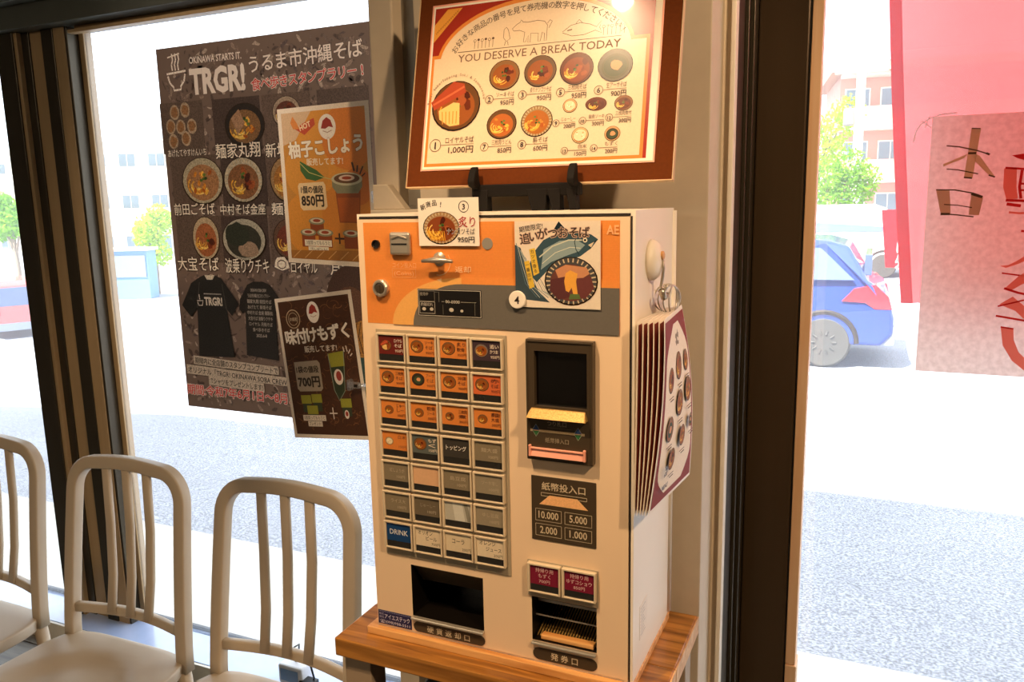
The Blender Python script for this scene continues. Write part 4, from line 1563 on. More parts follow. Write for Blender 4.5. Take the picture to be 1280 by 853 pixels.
pig = [(112, 40), (118, 35), (122, 33), (123, 30), (126, 33), (132, 34), (145, 33), (154, 35), (158, 40), (158, 50), (158, 59), (155, 59), (155, 50), (152, 48), (150, 59), (147, 59), (147, 49), (137, 48), (137, 59), (134, 59), (134, 50), (131, 58), (128, 58), (129, 46), (122, 43), (114, 43)]
A.line(pig, .6, pc, True)
A.line([(158, 38), (161, 34), (164, 36), (162, 40), (160, 44)], .6, pc)
A.line([(101, 40), (104, 37), (107, 41), (110, 52), (105, 55), (101, 50), (101, 40)], .6, pc); A.line([(104, 55), (103, 60)], .6, pc); A.line([(107, 55), (108, 60)], .6, pc)
A.line([(178, 51), (188, 44), (200, 42), (212, 45), (220, 49), (226, 42), (224, 50), (227, 57), (219, 53), (205, 57), (190, 57), (178, 52)], .6, pc)
A.line([(194, 43), (198, 38), (202, 42)], .6, pc); A.line([(184, 50), (190, 49)], 1.2, pc)
for base in (62, 229):
    for k in range(6):
        u = base + k * 5
        A.line([(u, 60), (u, 51)], .6, pc); A.ell(u, 50 - (k % 2), 1.8, 1.6, pc, 8) if k % 2 else A.ring(u, 50, 1.7, .5, pc)


def item(num, cu, cv, r, name, price, nu_, nv_, lw, kind, rim='6a4422', soup='9a5524', big=1.0, striped=False, rv=None):
    A.w = 8e-4
    bowl(A, cu, cv, r, rv or r * .93, rim, soup, kind, striped)
    A.w = 1.0e-3
    rr = 6.0 * big if big > 1 else 5.2 * big
    A.ring(nu_, nv_, rr, .6, '5c4030')
    A.text(num, nu_, nv_ + rr * .6, rr * 1.65 if len(num) == 1 else rr * 1.3, '34201a', al='c', bold=.025)
    A.line([(nu_ + rr, nv_), (nu_ + rr + lw, nv_)], .5, '6c5040')
    A.text(name, nu_ + rr + lw, nv_ - 2.2, 7.2 * big, '5c4030', al='r', width=min(lw * .86, len(name) * 6.4 * big))
    A.text(price, nu_ + rr + lw, nv_ + 8.2 * big, 8.2 * big, '4a3226', al='r', width=18 * big if len(price) < 6 else 27 * big, bold=.015)


item('1', 42, 131, 34, 'ロイヤルそば', '1,000円', 17, 180, 46, 'royal', big=1.28, rv=32)
item('2', 106, 97, 20.5, 'ソーキそば', '950円', 88, 126, 28, 'meat', rim='8a6238')
item('3', 153, 96, 21, '炙りナンコツそば', '950円', 132, 123.5, 32, 'both', rim='6e5236')
item('5', 199, 97, 21, '三枚肉そば', '950円', 181, 124, 27, 'meat', rim='6a3418', soup='8c4420')
item('6', 246, 97, 21, '生アーサそば', '900円', 228, 125, 28, 'green', rim='5c5c4c', soup='4c5038', striped=False)
item('7', 107, 158, 20, '三枚肉うどん', '850円', 86, 185, 31, 'noodle', rim='6a4a28', soup='b8662c')
item('8', 153, 157, 20.5, '島そば', '600円', 136, 184.5, 28, 'noodle', rim='a08458', soup='b06828', striped=True)
item('9', 194, 141, 9, 'じゅーしー', '200円', 178, 161, 20, 'rice', rim='c8a070', soup='a06030', big=.8)
item('10', 226, 141, 13, '軟骨ソーキ', '300円', 211, 160, 22, 'meat', rim='6a3018', soup='5a2410', big=.8, rv=8)
item('12', 259, 142, 11, '三枚肉煮付', '300円', 243, 158, 22, 'meat', rim='8a5c38', soup='6c3820', big=.8, rv=9)
item('13', 209, 177, 10.5, '白米', '150円', 191, 194.5, 23, 'rice', rim='c8ac78', big=.8)
item('14', 248, 177, 9.5, 'もずく', '200円', 227, 193, 24, 'green', rim='c89c68', soup='3c2a1c', big=.8)
for k, ch in enumerate('Royal Soba・Topping Soki & Sanmainiku'):
    a = math.radians(172 - k * 4.6)
    uu, vv = 42 + 38 * math.cos(a), 131 - 38 * math.sin(a)
    A.text(ch, uu, vv, 5.0, '7c5c44', al='c', rot=PI / 2 - a, bold=.0)
A.build(paper_o, orgF, 'menu_print', 'menu_lettering', MT['print_gloss'], MT['ink'])

# black easel
eo = Vector((-0.43, 1.06, 1.488))
ez = thing('display_easel', 'black wooden display easel on top of the ticket machine', 'easel', eo)
for cu in (76, 203):
    q = MB()
    side = [(238, -.012), (238, .020), (233, .024), (222, .022), (214, .017), (212, .012), (219, .009), (228, .005), (233.5, .0), (233.5, -.012)]
    wdt = 9
    pts = [(fm(cu, v, w), fm(cu + wdt, v, w)) for v, w in side]
    nn = len(pts)
    q.add([p_[0] for p_ in pts] + [p_[1] for p_ in pts], [tuple(range(nn)), tuple(range(2 * nn - 1, nn - 1, -1))] + [(i, (i + 1) % nn, (i + 1) % nn + nn, i + nn) for i in range(nn)])
    sub(q, 'hook_arm', MT['easel'], ez, eo, bevel=.0015)
q = MB()
a, c_ = fm(74, 237, 0), fm(214, 237, 0)
q.box(a.x, c_.x, a.y - .004, a.y + .010, a.z - .012, a.z + .006)
sub(q, 'crossbar', MT['easel'], ez, eo, bevel=.002)
for cu, wd_ in ((86, .018), (160, .023), (182, .014), (203, .011)):
    q = MB()
    a = fm(cu, 242, 0)
    off = .004
    q.hull8([(a.x - wd_ * .45 + off, a.y - .006, 1.4882), (a.x + wd_ * .45 + off, a.y - .006, 1.4882), (a.x + wd_ * .45 + off, a.y + .012, 1.4882), (a.x - wd_ * .45 + off, a.y + .012, 1.4882)],
            [(a.x - wd_ * .7, a.y - .004, a.z + .004), (a.x + wd_ * .7, a.y - .004, a.z + .004), (a.x + wd_ * .7, a.y + .010, a.z + .004), (a.x - wd_ * .7, a.y + .010, a.z + .004)])
    sub(q, 'leg', MT['easel'], ez, eo, bevel=.001)
for cu in (110, 150):
    q = MB(); q.tube([fm(cu, 236, -.014), fm(cu, 100, -.014)], .005, 8); sub(q, 'back_rest', MT['easel'], ez, eo)

# ================================================================== POSTERS
GL = 1.828


def art_big(A):
    rnd = random.Random(5)
    for k in range(2000):     # mottled stone photograph behind the lettering
        u, v = rnd.uniform(18, 749), rnd.uniform(18, 1072)
        A.w = 2.2e-4 + (k % 7) * 2e-5
        A.ell(u, v, rnd.uniform(3, 17), rnd.uniform(2, 7), rnd.choice(['8a7468', '6c5a52', '9c8678', '54443e', '78665e', 'b8a494', '645452', '5a4a44']), 7, rot=rnd.uniform(0, 3), jit=.35)
    A.w = 5e-4
    # bowl logo and title
    for k in range(3):
        A.line([(60 + k * 12, 66), (58 + k * 12, 50), (64 + k * 12, 36), (62 + k * 12, 18)], 5, 'fff0e4')
    A.line([(44, 28), (92, 20)], 4, 'fff0e4')
    A.line([(36, 74), (112, 70)], 6, 'fff0e4')
    A.line([(40, 80), (46, 100), (60, 114), (60, 122), (88, 121), (88, 112), (102, 98), (108, 78)], 6, 'fff0e4')
    A.text('OKINAWA STARTS IT.', 128, 52, 26, 'fff0e4', width=196, bold=.02, rot=.01)
    A.text('TRGR!', 124, 136, 95, 'fff0e4', width=208, bold=.045)
    for k, ch in enumerate('うるま市沖縄そば'):
        A.text(ch, 366 + k * 49, 92 - k * 1.5, 50, 'fff0e4', al='c', bold=.02, rot=-.03, outline='54403a', ow=.03)
    for k, ch in enumerate('食べ歩きスタンプラリー!!'):
        A.text(ch, 370 + k * 32.5, 141 - k * 1.0, 35, 'd84844', al='c', bold=.02, rot=-.06, outline='fff0e4', ow=.05)
    # rows of dish photographs
    cells = [(80, 230, 84, 74), (290, 232, 88, 74), (470, 232, 84, 74), (660, 232, 84, 74), (110, 386, 90, 74), (300, 392, 84, 74), (470, 392, 84, 74), (660, 392, 84, 74), (110, 560, 90, 70), (288, 562, 88, 70), (465, 560, 84, 70), (660, 560, 84, 70)]
    for i, (cu, cv, wu, hv) in enumerate(cells):
        A.rect(cu - wu, cv - hv, cu + wu, cv + hv, ['66544a', '50403a', '6c584e', '5c4a42'][i % 4])
    for (u, v) in ((54, 185), (96, 180), (34, 225), (74, 228), (118, 228), (40, 268), (92, 262)):
        A.ell(u, v, 19, 22, 'b8a084', 16); A.ell(u, v, 14, 16, '9a6e48', 12, jit=.15)
    bowl(A, 318, 236, 74, 62, rim='2c2420', soup='8a6440', kind='noodle'); A.poly([(270, 215), (300, 190), (320, 230), (290, 262)], 'b08868')
    bowl(A, 470, 210, 50, 44, rim='b09a84', soup='6a3a2c', kind='meat'); bowl(A, 480, 270, 46, 36, rim='8c8470', soup='7a5c3c', kind='noodle')
    bowl(A, 142, 388, 82, 70, rim='b4a88c', soup='a87850', kind='noodle', striped=False); bowl(A, 298, 390, 74, 66, rim='c0b49c', soup='90603c', kind='meat', striped=True)
    bowl(A, 462, 392, 66, 66, rim='a88458', soup='b47838', kind='noodle'); bowl(A, 660, 390, 70, 64, rim='90806c', soup='8a5a34', kind='meat')
    bowl(A, 137, 558, 54, 66, rim='bca888', soup='a8643c', kind='meat'); bowl(A, 284, 562, 84, 64, rim='b8b09c', soup='3c3a30', kind='none')
    A.ell(300, 590, 40, 22, 'a88c74', 14, jit=.1); A.ell(262, 545, 46, 34, '34382c', 16, jit=.1)
    bowl(A, 455, 560, 62, 60, rim='6a4c3c', soup='7c3c2c', kind='meat'); bowl(A, 660, 560, 66, 60, rim='90806c', soup='8a5a34', kind='noodle')
    cap = 'fff0dc'
    A.text('あげたてやすけんいち', 16, 312, 24, cap, width=152, bold=.02, outline='2c221e', ow=.05)
    A.text('麺家丸翔', 204, 322, 46, cap, width=166, bold=.015, outline='2c221e', ow=.05)
    A.text('新垣そば', 390, 326, 42, cap, width=160, bold=.02, outline='2c221e', ow=.05)
    A.text('前田ごそば', 20, 484, 38, cap, width=162, bold=.015, outline='2c221e', ow=.05)
    A.text('中村そば金座', 204, 486, 34, cap, width=170, bold=.015, outline='2c221e', ow=.05)
    A.text('麺製処', 396, 488, 38, cap, width=130, bold=.02, outline='2c221e', ow=.05)
    A.text('大宝そば', 14, 652, 46, cap, width=166, bold=.012, outline='2c221e', ow=.05)
    A.text('波乗りクチキ', 206, 656, 48, cap, width=166, bold=.012, outline='2c221e', ow=.05)
    A.poly([(392, 640), (396, 622), (404, 612), (430, 610), (442, 624), (446, 642), (420, 650)], cap); A.ring(419, 632, 15, 3, '5c483e', 12)
    A.text('ロイヤル', 452, 654, 38, cap, width=92, bold=.02, outline='2c221e', ow=.05)
    A.text('月桃そば', 590, 656, 38, cap, width=150, bold=.02, outline='2c221e', ow=.05)
    # two t-shirts
    A.poly([(96, 676), (118, 668), (160, 668), (186, 678), (246, 752), (216, 790), (196, 770), (214, 918), (70, 922), (78, 772), (50, 800), (16, 764), (62, 694)], '2a2826')
    A.poly([(118, 668), (160, 668), (150, 682), (128, 682)], 'd8ccba')
    A.line([(96, 690), (78, 772)], 2, '5a5650'); A.line([(186, 694), (196, 772)], 2, '5a5650')
    A.line([(82, 752), (86, 762), (100, 762), (104, 750)], 3, 'd8ccc0'); A.line([(80, 748), (106, 747)], 2.5, 'd8ccc0'); A.line([(92, 744), (90, 728)], 3, 'd8ccc0')
    A.text('TRGR!', 110, 760, 34, 'e8dccc', width=72, bold=.04)
    A.rect(110, 724, 180, 727, 'a8a098')
    A.poly([(284, 694), (308, 684), (346, 684), (372, 694), (408, 740), (404, 790), (382, 775), (384, 918), (262, 908), (270, 772), (258, 782), (246, 768), (252, 738)], '2c2826')
    for k in range(9):
        A.text(['OKINAWA SOBA CREW', 'うるま市沖縄そばスタンプラリー', '麺家丸翔 前田そば', 'あげたて 新垣そば', '中村そば 金座 麺製処', '大宝そば 波乗りクチキ', 'ロイヤル 月桃そば', '食べ歩きそば', '2025.6-8'][k], 325, 714 + k * 17, 13, 'b8aca0', width=[60, 84, 92, 90, 96, 92, 88, 64, 40][k], al='c', bold=.02)
    # notice lines
    A.poly([(44, 922), (380, 938), (380, 962), (44, 950)], 'cdbcaa'); A.poly([(12, 952), (420, 968), (420, 994), (12, 982)], 'cdbcaa'); A.poly([(100, 984), (320, 992), (320, 1020), (100, 1012)], 'cdbcaa')
    A.text('期間内に全店舗のスタンプコンプリートで', 50, 945, 22, '2c2420', width=326, bold=.015, rot=.04)
    A.text('オリジナル「TRGR! OKINAWA SOBA CREW」', 18, 976, 22, '2c2420', width=396, bold=.015, rot=.04)
    A.text('Tシャツをプレゼントします!', 108, 1006, 21, '2c2420', width=206, bold=.015, rot=.035)
    A.text('期間:令和7年6月1日〜8月31日', 6, 1046, 36, 'd84848', width=470, bold=.03, outline='fff0e4', ow=.045)
    # drawn figure at the lower right
    A.ell(660, 730, 90, 100, '4c342a', 24); A.ell(650, 760, 60, 70, '6a4632', 20)
    A.poly([(640, 800), (700, 780), (740, 830), (720, 890), (660, 890), (650, 850)], 'b87c34')
    for k in range(5):
        A.line([(670 + k * 12, 790), (660 + k * 13, 830), (676 + k * 10, 880)], 2.5, '3c2418')
    A.rect(660, 890, 763, 1020, '3c564e'); A.rect(655, 1020, 763, 1068, 'a86a50')


f = lambda u, v, w: Vector((-1.967, GL - .002, 1.969)) + Vector((u * .001, -w, -v * .001))
card('large_poster', 'large dark brown event poster with white and red lettering on the left window', 'poster', f, 767, 1090, art_big, thick=.0006, m='poster_stock', am=MT['print_photo'])


def art_orange(A):
    A.rect(0, 0, 210, 297, 'f2e6d6')
    A.rect(9, 9, 201, 288, 'c88c3c')
    for (u, v, r, c_) in ((110, 80, 78, 'e09a3c'), (160, 60, 60, 'dc8434'), (60, 220, 62, 'dc9438'), (150, 200, 60, 'd88a34'), (60, 120, 52, 'd8963c'), (176, 150, 34, 'cc7430')):
        pts = []
        for k in range(30):
            a = 2 * PI * k / 30
            pts.append((min(201, max(9, u + r * math.cos(a))), min(288, max(9, v + r * math.sin(a)))))
        A.poly(pts, c_)
    A.poly([(9, 9), (80, 9), (40, 60), (9, 70)], 'dcbc98')
    emblem(A, 115, 40, 20, 23)
    A.poly([(40, 40), (62, 52), (88, 34), (86, 22), (60, 30)], 'c85034'); A.text('HOT', 52, 44, 14, 'f4d8b0', width=28, bold=.04, rot=-.3)
    A.poly([(36, 16), (46, 30), (50, 40), (36, 40), (30, 28)], 'e08c44')
    A.text('柚子こしょう', 22, 92, 33, 'f8f0e0', width=170, bold=.05, rot=-.05, outline='8c5418', ow=.03)
    A.text('販売してます!', 62, 108, 14.5, 'f4e6cc', width=84, bold=.03)
    A.poly([(46, 100), (62, 108), (84, 118), (102, 132), (80, 138), (58, 134), (46, 118)], '3e6a34'); A.line([(46, 104), (66, 122), (100, 132), (118, 136)], 1.4, 'c8c070')
    for k, (a, b2) in enumerate((((166, 106), (170, 122)), ((178, 112), (176, 124)), ((190, 114), (182, 128)), ((194, 126), (186, 132)))):
        A.line([a, b2], 4 - k * .5, '3a2614')
    # jar
    A.poly([(124, 152), (182, 152), (176, 216), (130, 216)], '9a4e20'); A.poly([(128, 170), (178, 170), (174, 214), (132, 214)], 'b85e22')
    A.poly([(118, 138), (186, 138), (186, 150), (176, 162), (128, 162), (118, 150)], '8c8c70'); A.ell(152, 136, 35, 12, 'c8c4a4'); A.ell(152, 135, 29, 9, '6c4a30'); A.ell(152, 134, 18, 5.5, 'e0c8b4'); A.ell(152, 134, 11, 3, 'a04428')
    A.poly([(40, 142), (98, 140), (102, 146), (104, 186), (98, 192), (46, 194), (40, 188), (37, 148)], 'f0d4a4')
    A.text('1個の値段', 44, 160, 15, '33241a', width=52, bold=.04); A.text('850円', 44, 184, 25, '33241a', width=52, bold=.05)
    for (u, v) in ((76, 214), (54, 236), (94, 236), (154, 236)):
        A.rect(u - 16, v, u + 16, v + 28, '94481e'); A.ell(u, v, 19, 7, '8c8c6c'); A.ell(u, v - 1, 15, 5, 'd8ccb0'); A.ell(u, v - 1, 9, 3, 'a04428')
    A.poly([(44, 250), (108, 250), (108, 262), (44, 262)], 'f4ecd8'); A.poly([(52, 263), (100, 263), (100, 275), (52, 275)], 'f4ecd8')
    A.text('3個買ってもらうと', 48, 259, 9, '4c3424', width=56); A.text('プレゼント!', 56, 272, 9, '4c3424', width=40)
    A.line([(127, 236), (127, 256)], 3.4, '3a2418'); A.line([(116, 246), (138, 246)], 3.4, '3a2418')
    A.poly([(9, 272), (201, 266), (201, 288), (9, 288)], 'a87030')
    for k in range(7):
        A.line([(14 + k * 28, 286), (34 + k * 28, 270)], 1.6, 'd8a864')


d_ = 1.26
z_ = lambda px_, py_, y_: EYE + ((px_ - 640) / FPX * CR - (py_ - 426.5) / FPX * CU + CF) * (y_ / ((px_ - 640) / FPX * CR - (py_ - 426.5) / FPX * CU + CF).y)
tl = z_(346, 137, d_); tr = tl + Vector((.2125, -.004, .003)); bl = z_(361, 328, d_); br = bl + Vector((.2125, -.004, -.008))
card('citrus_poster', 'orange citrus paste poster with jar and white border, upper of two hung before the window', 'poster', bilin_map(tl, tr, bl, br, 210, 297), 210, 297, art_orange, am=MT['print'])


def art_brown(A):
    A.rect(0, 0, 210, 297, 'ece0d0')
    A.rect(8, 8, 202, 289, '4a2c1a')
    rnd = random.Random(3)
    for k in range(230):
        u, v = rnd.uniform(14, 196), rnd.uniform(14, 283)
        r = rnd.uniform(4, 14); a0 = rnd.uniform(0, 6)
        pts = [(min(201, max(9, u + r * math.cos(a0 + j * .45))), min(288, max(9, v + r * .7 * math.sin(a0 + j * .45)))) for j in range(6)]
        A.w = 2.6e-4 + (k % 5) * 2e-5
        A.line(pts, 1.3, rnd.choice(['6a4226', '7c5030', '8a5c38', '3a2214']))
    A.w = 5e-4
    A.ring(46, 46, 19, 2, 'c8b090'); A.ring(46, 46, 13, 1.2, 'c8b090'); A.text('沖縄産', 46, 50, 9, 'd8c4a4', width=22, al='c')
    emblem(A, 104, 36, 17, 22)
    for k, ch in enumerate('味付けもずく'):
        A.text(ch, 32 + k * 30, 96 - k * 1.2, 33, 'f4ece0', al='c', bold=.05, rot=-.04, outline='4a2c1a', ow=.02)
    A.text('販売してます!', 66, 116, 14.5, 'e8dccc', width=88, bold=.03)
    for a, b2 in (((170, 110), (172, 120)), ((178, 108), (180, 120)), ((188, 116), (182, 124)), ((192, 124), (186, 129))):
        A.line([a, b2], 2.4, 'e8dccc')
    A.poly([(30, 136), (96, 134), (102, 140), (102, 192), (96, 198), (36, 198), (30, 192)], 'a89a88')
    A.text('1袋の値段', 34, 158, 15, '241a14', width=62, bold=.04); A.text('700円', 35, 187, 25, '241a14', width=60, bold=.05)
    A.poly([(128, 122), (170, 118), (168, 150), (132, 152)], '9a9a34'); A.poly([(130, 150), (168, 148), (158, 200), (140, 216), (134, 200)], '303c28'); A.line([(128, 122), (132, 196), (142, 218), (160, 198), (170, 118)], 1.5, '90a08c')
    A.ell(148, 170, 12, 16, 'e8dcd0'); A.ell(149, 168, 7, 10, 'a03c30')
    for (u, v, w_) in ((50, 218, 14), (80, 216, 14), (64, 240, 15), (158, 226, 14)):
        A.rect(u - w_, v - 12, u + w_, v + 6, '9a9a34'); A.rect(u - w_ + 2, v + 6, u + w_ - 2, v + 24, '3a4430')
    A.ell(156, 246, 6, 9, 'e8dcd0'); A.ell(156, 245, 3.5, 5, 'a03c30')
    A.rect(34, 248, 98, 260, 'e4d8c8'); A.rect(46, 261, 86, 272, 'e4d8c8')
    A.text('5個買ってもらうと', 37, 257, 9, '3c2c20', width=58); A.text('プレゼント!', 49, 269.5, 9, '3c2c20', width=34)
    A.line([(120, 232), (120, 256)], 2.4, 'e8dccc'); A.line([(110, 244), (131, 244)], 2.4, 'e8dccc')


tl = z_(343, 374, 1.315); tr = z_(438, 362, 1.27); bl = z_(369, 547, 1.30); br = tr + bl - tl
card('seaweed_poster', 'dark brown seasoned seaweed poster with white border, lower of two hung before the window', 'poster', bilin_map(tl, tr, bl, br, 210, 297), 210, 297, art_brown, am=MT['print'])

# clear swing clips holding the two posters off the pier
for (px_, py_, y_, lab) in ((478, 246, 1.235, 'clear plastic clip arm holding the orange citrus poster'), (446, 482, 1.255, 'clear plastic clip arm holding the brown seaweed poster')):
    c0 = z_(px_, py_, y_)
    t = thing('poster_clip', lab, 'clip', c0, 'clear poster clips')
    q = MB(); q.box(-.020, .008, -.004, .004, -.006, .006); q.box(-.020, -.012, -.007, .007, -.011, .011); q.build('clamp', MT['clear'], t, bevel=.002)
    q = MB(); q.tube([(.006, 0, 0), (.02, -.001, .002), (.034, -.002, -.006), (.05, -.004, -.016), (.075, -.01, -.02)], .0035, 8); q.build('arm', MT['clear'], t, smooth=True)
    q = MB(); q.box(-.004, .004, -.0045, -.004, -.003, .003); q.build('size_mark', MT['easel'], t)

# ================================================================== HOOK AND RING-BOUND MENU ON THE MACHINE SIDE
hx = -.2618
t = thing('adhesive_hook', 'white adhesive wall hook stuck high on the machine side', 'hook', (hx, 1.026, 1.40))
q = MB()
pts = [(.026 * math.cos(a), .030 * math.sin(a) + .022) for a in [2 * PI * k / 24 for k in range(24)]]
q.lathe([(.027, 0), (.0265, .005), (.0225, .010), (.015, .0135), (.007, .015), (0, .0153)], (0, 0, .022), 'x', 28); q.build('backplate', MT['machine_side'], t, smooth=True)
q = MB(); q.tube([(.0155, 0, .024), (.0170, 0, .012), (.0160, 0, .0), (.014, -.0, -.012), (.018, 0, -.018), (.023, 0, -.010)], .0022, 8); q.build('wire_hook', MT['chrome'], t, smooth=True)
q = MB(); q.lathe([(0, .0140), (.006, .0140), (.006, .017), (.004, .018), (0, .018)], (0, 0, .028), 'x', 14); q.build('boss', MT['plank'], t)

PW, PH = 182.0, 252.0
pgt = thing('ring_bound_menu', 'bundle of red ring-bound laminated menus hanging on the machine side', 'menu', (-.24, 1.02, 1.10))


def page_map(i, n):
    k = i / (n - 1)
    xn0 = -.2535 + (.0335) * k      # near edge, top
    xn1 = -.2560 + (.0185) * k      # near edge, bottom
    xf0 = -.2555 + .018 * k          # far edge, top
    xf1 = -.2550 + .034 * k         # far edge, bottom

    def f(u, v, w):
        a, s_ = u / PW, v / PH
        bul = .008 * k * math.sin(PI * min(1, s_)) * (0.4 + .6 * a)
        xn = xn0 + (xn1 - xn0) * s_ ** 1.6
        xf = xf0 + (xf1 - xf0) * s_ ** .8
        x = xn * (1 - a) + xf * a + bul + w
        y = .930 + .002 * (1 - k) + .175 * a * (1 - .02 * s_)
        z = 1.358 - .0035 * (1 - k) - .25 * s_ + .030 * (1 - a) * 0 + (.0 if a < .0 else 0) - .000 * a
        z += -.004 * a * (1 - s_)
        return Vector((x, y, z))
    return f


NP = 6
for i in range(NP):
    f = page_map(i, NP)
    o = sheet_mesh(f, PW, PH, .0005, 4, 24).build('page', MT['paper'], None, pgt.location)
    o.parent = pgt; o.location = (0, 0, 0)
    A = Art(f, 1.0, 2e-5, 5e-4)

    def strip(u0, v0, u1, v1, col, nu=4, nv=24):
        A.w += A.step
        b0 = len(A.art.v)
        vs = [A.pt(u0 + (u1 - u0) * a / nu, v0 + (v1 - v0) * c / nv, A.w) for c in range(nv + 1) for a in range(nu + 1)]
        fs = [(c * (nu + 1) + a, (c + 1) * (nu + 1) + a, (c + 1) * (nu + 1) + a + 1, c * (nu + 1) + a + 1) for c in range(nv) for a in range(nu)]
        A.art.add(vs, fs, 0, lin(col))
    strip(5, 5, PW - 5, PH - 5, '8c2c20')
    if i == NP - 1:
        # cream panel with scooped top and bottom
        def scoop(v0, v1, inset, col, wv):
            A.w += 2e-4
            nn = 24
            vs = []
            for k in range(nn + 1):
                v = v0 + (v1 - v0) * k / nn
                e = 0
                if k < 5:
                    e = inset * (1 - math.sin(k / 5 * PI / 2))
                if k > nn - 4:
                    e = inset * .7 * (1 - math.sin((nn - k) / 4 * PI / 2))
                for a in range(7):
                    uu = (14 + e) + (PW - 26 - 2 * e) * a / 6
                    vs.append(A.pt(uu, v, A.w))
            A.art.add(vs, [(k * 7 + a, (k + 1) * 7 + a, (k + 1) * 7 + a + 1, k * 7 + a + 1) for k in range(nn) for a in range(6)], 0, lin(col))
        scoop(14, 238, 56, 'f4e6d0', 0)
        for (u, v) in ((88, 36), (100, 34)):
            A.ell(u, v, 8, 9, '8c7c68', 12, jit=.3)
        for (u, v, r, kd) in ((46, 84, 17, 'meat'), (94, 72, 19, 'meat'), (142, 72, 15, 'noodle'), (44, 148, 17, 'green'), (92, 122, 18, 'noodle'), (140, 112, 18, 'noodle'), (60, 192, 15, 'meat'), (104, 170, 15, 'noodle'), (146, 158, 10, 'green')):
            A.w += 5e-5
            bowl(A, u, v, r, r, rim='8a6238', soup='a05c28', kind=kd)
            A.line([(u - 12, v + r + 6), (u + 14, v + r + 6)], 1.2, '6c5040'); A.line([(u - 4, v + r + 10), (u + 14, v + r + 10)], 1.6, '4c3428')
        A.text('700', 26, 200, 9, '3c2418', bold=.04); A.text('600', 26, 208, 9, '3c2418', bold=.04); A.text('MENU', 24, 226, 9, '3c2418', bold=.04)
    for ob in A.build(o, pgt.location, 'page_print', 'page_lettering', MT['print_matt'], MT['ink']):
        pass
for k in range(4):
    q = MB()
    c0 = Vector((-.236 - k * .004, 1.045 + k * .006, 1.368)) - pgt.location
    R_ = .019
    tilt = .3 * (k - 1.5)
    ax = Vector((math.sin(tilt + .5), math.cos(tilt + .5), 0))
    q.tube([c0 + ax * R_ * math.cos(a) + Vector((0, 0, 1)) * R_ * math.sin(a) for a in [2 * PI * j / 22 for j in range(22)]], .0011, 6, closed=True)
    q.build('binder_ring', MT['chrome'], pgt, smooth=True)
q = MB(); c0 = Vector((-.243, 1.022, 1.378)) - pgt.location
q.tube([c0 + Vector((.0, -.012, .006)), c0 + Vector((.0, .0, -.004)), c0 + Vector((0, .016, -.003))], .0045, 8)
q.build('ring_clasp', MT['chrome'], pgt, smooth=True)

# round sponge-like dark cap behind the machine
# ================================================================== CHAIRS


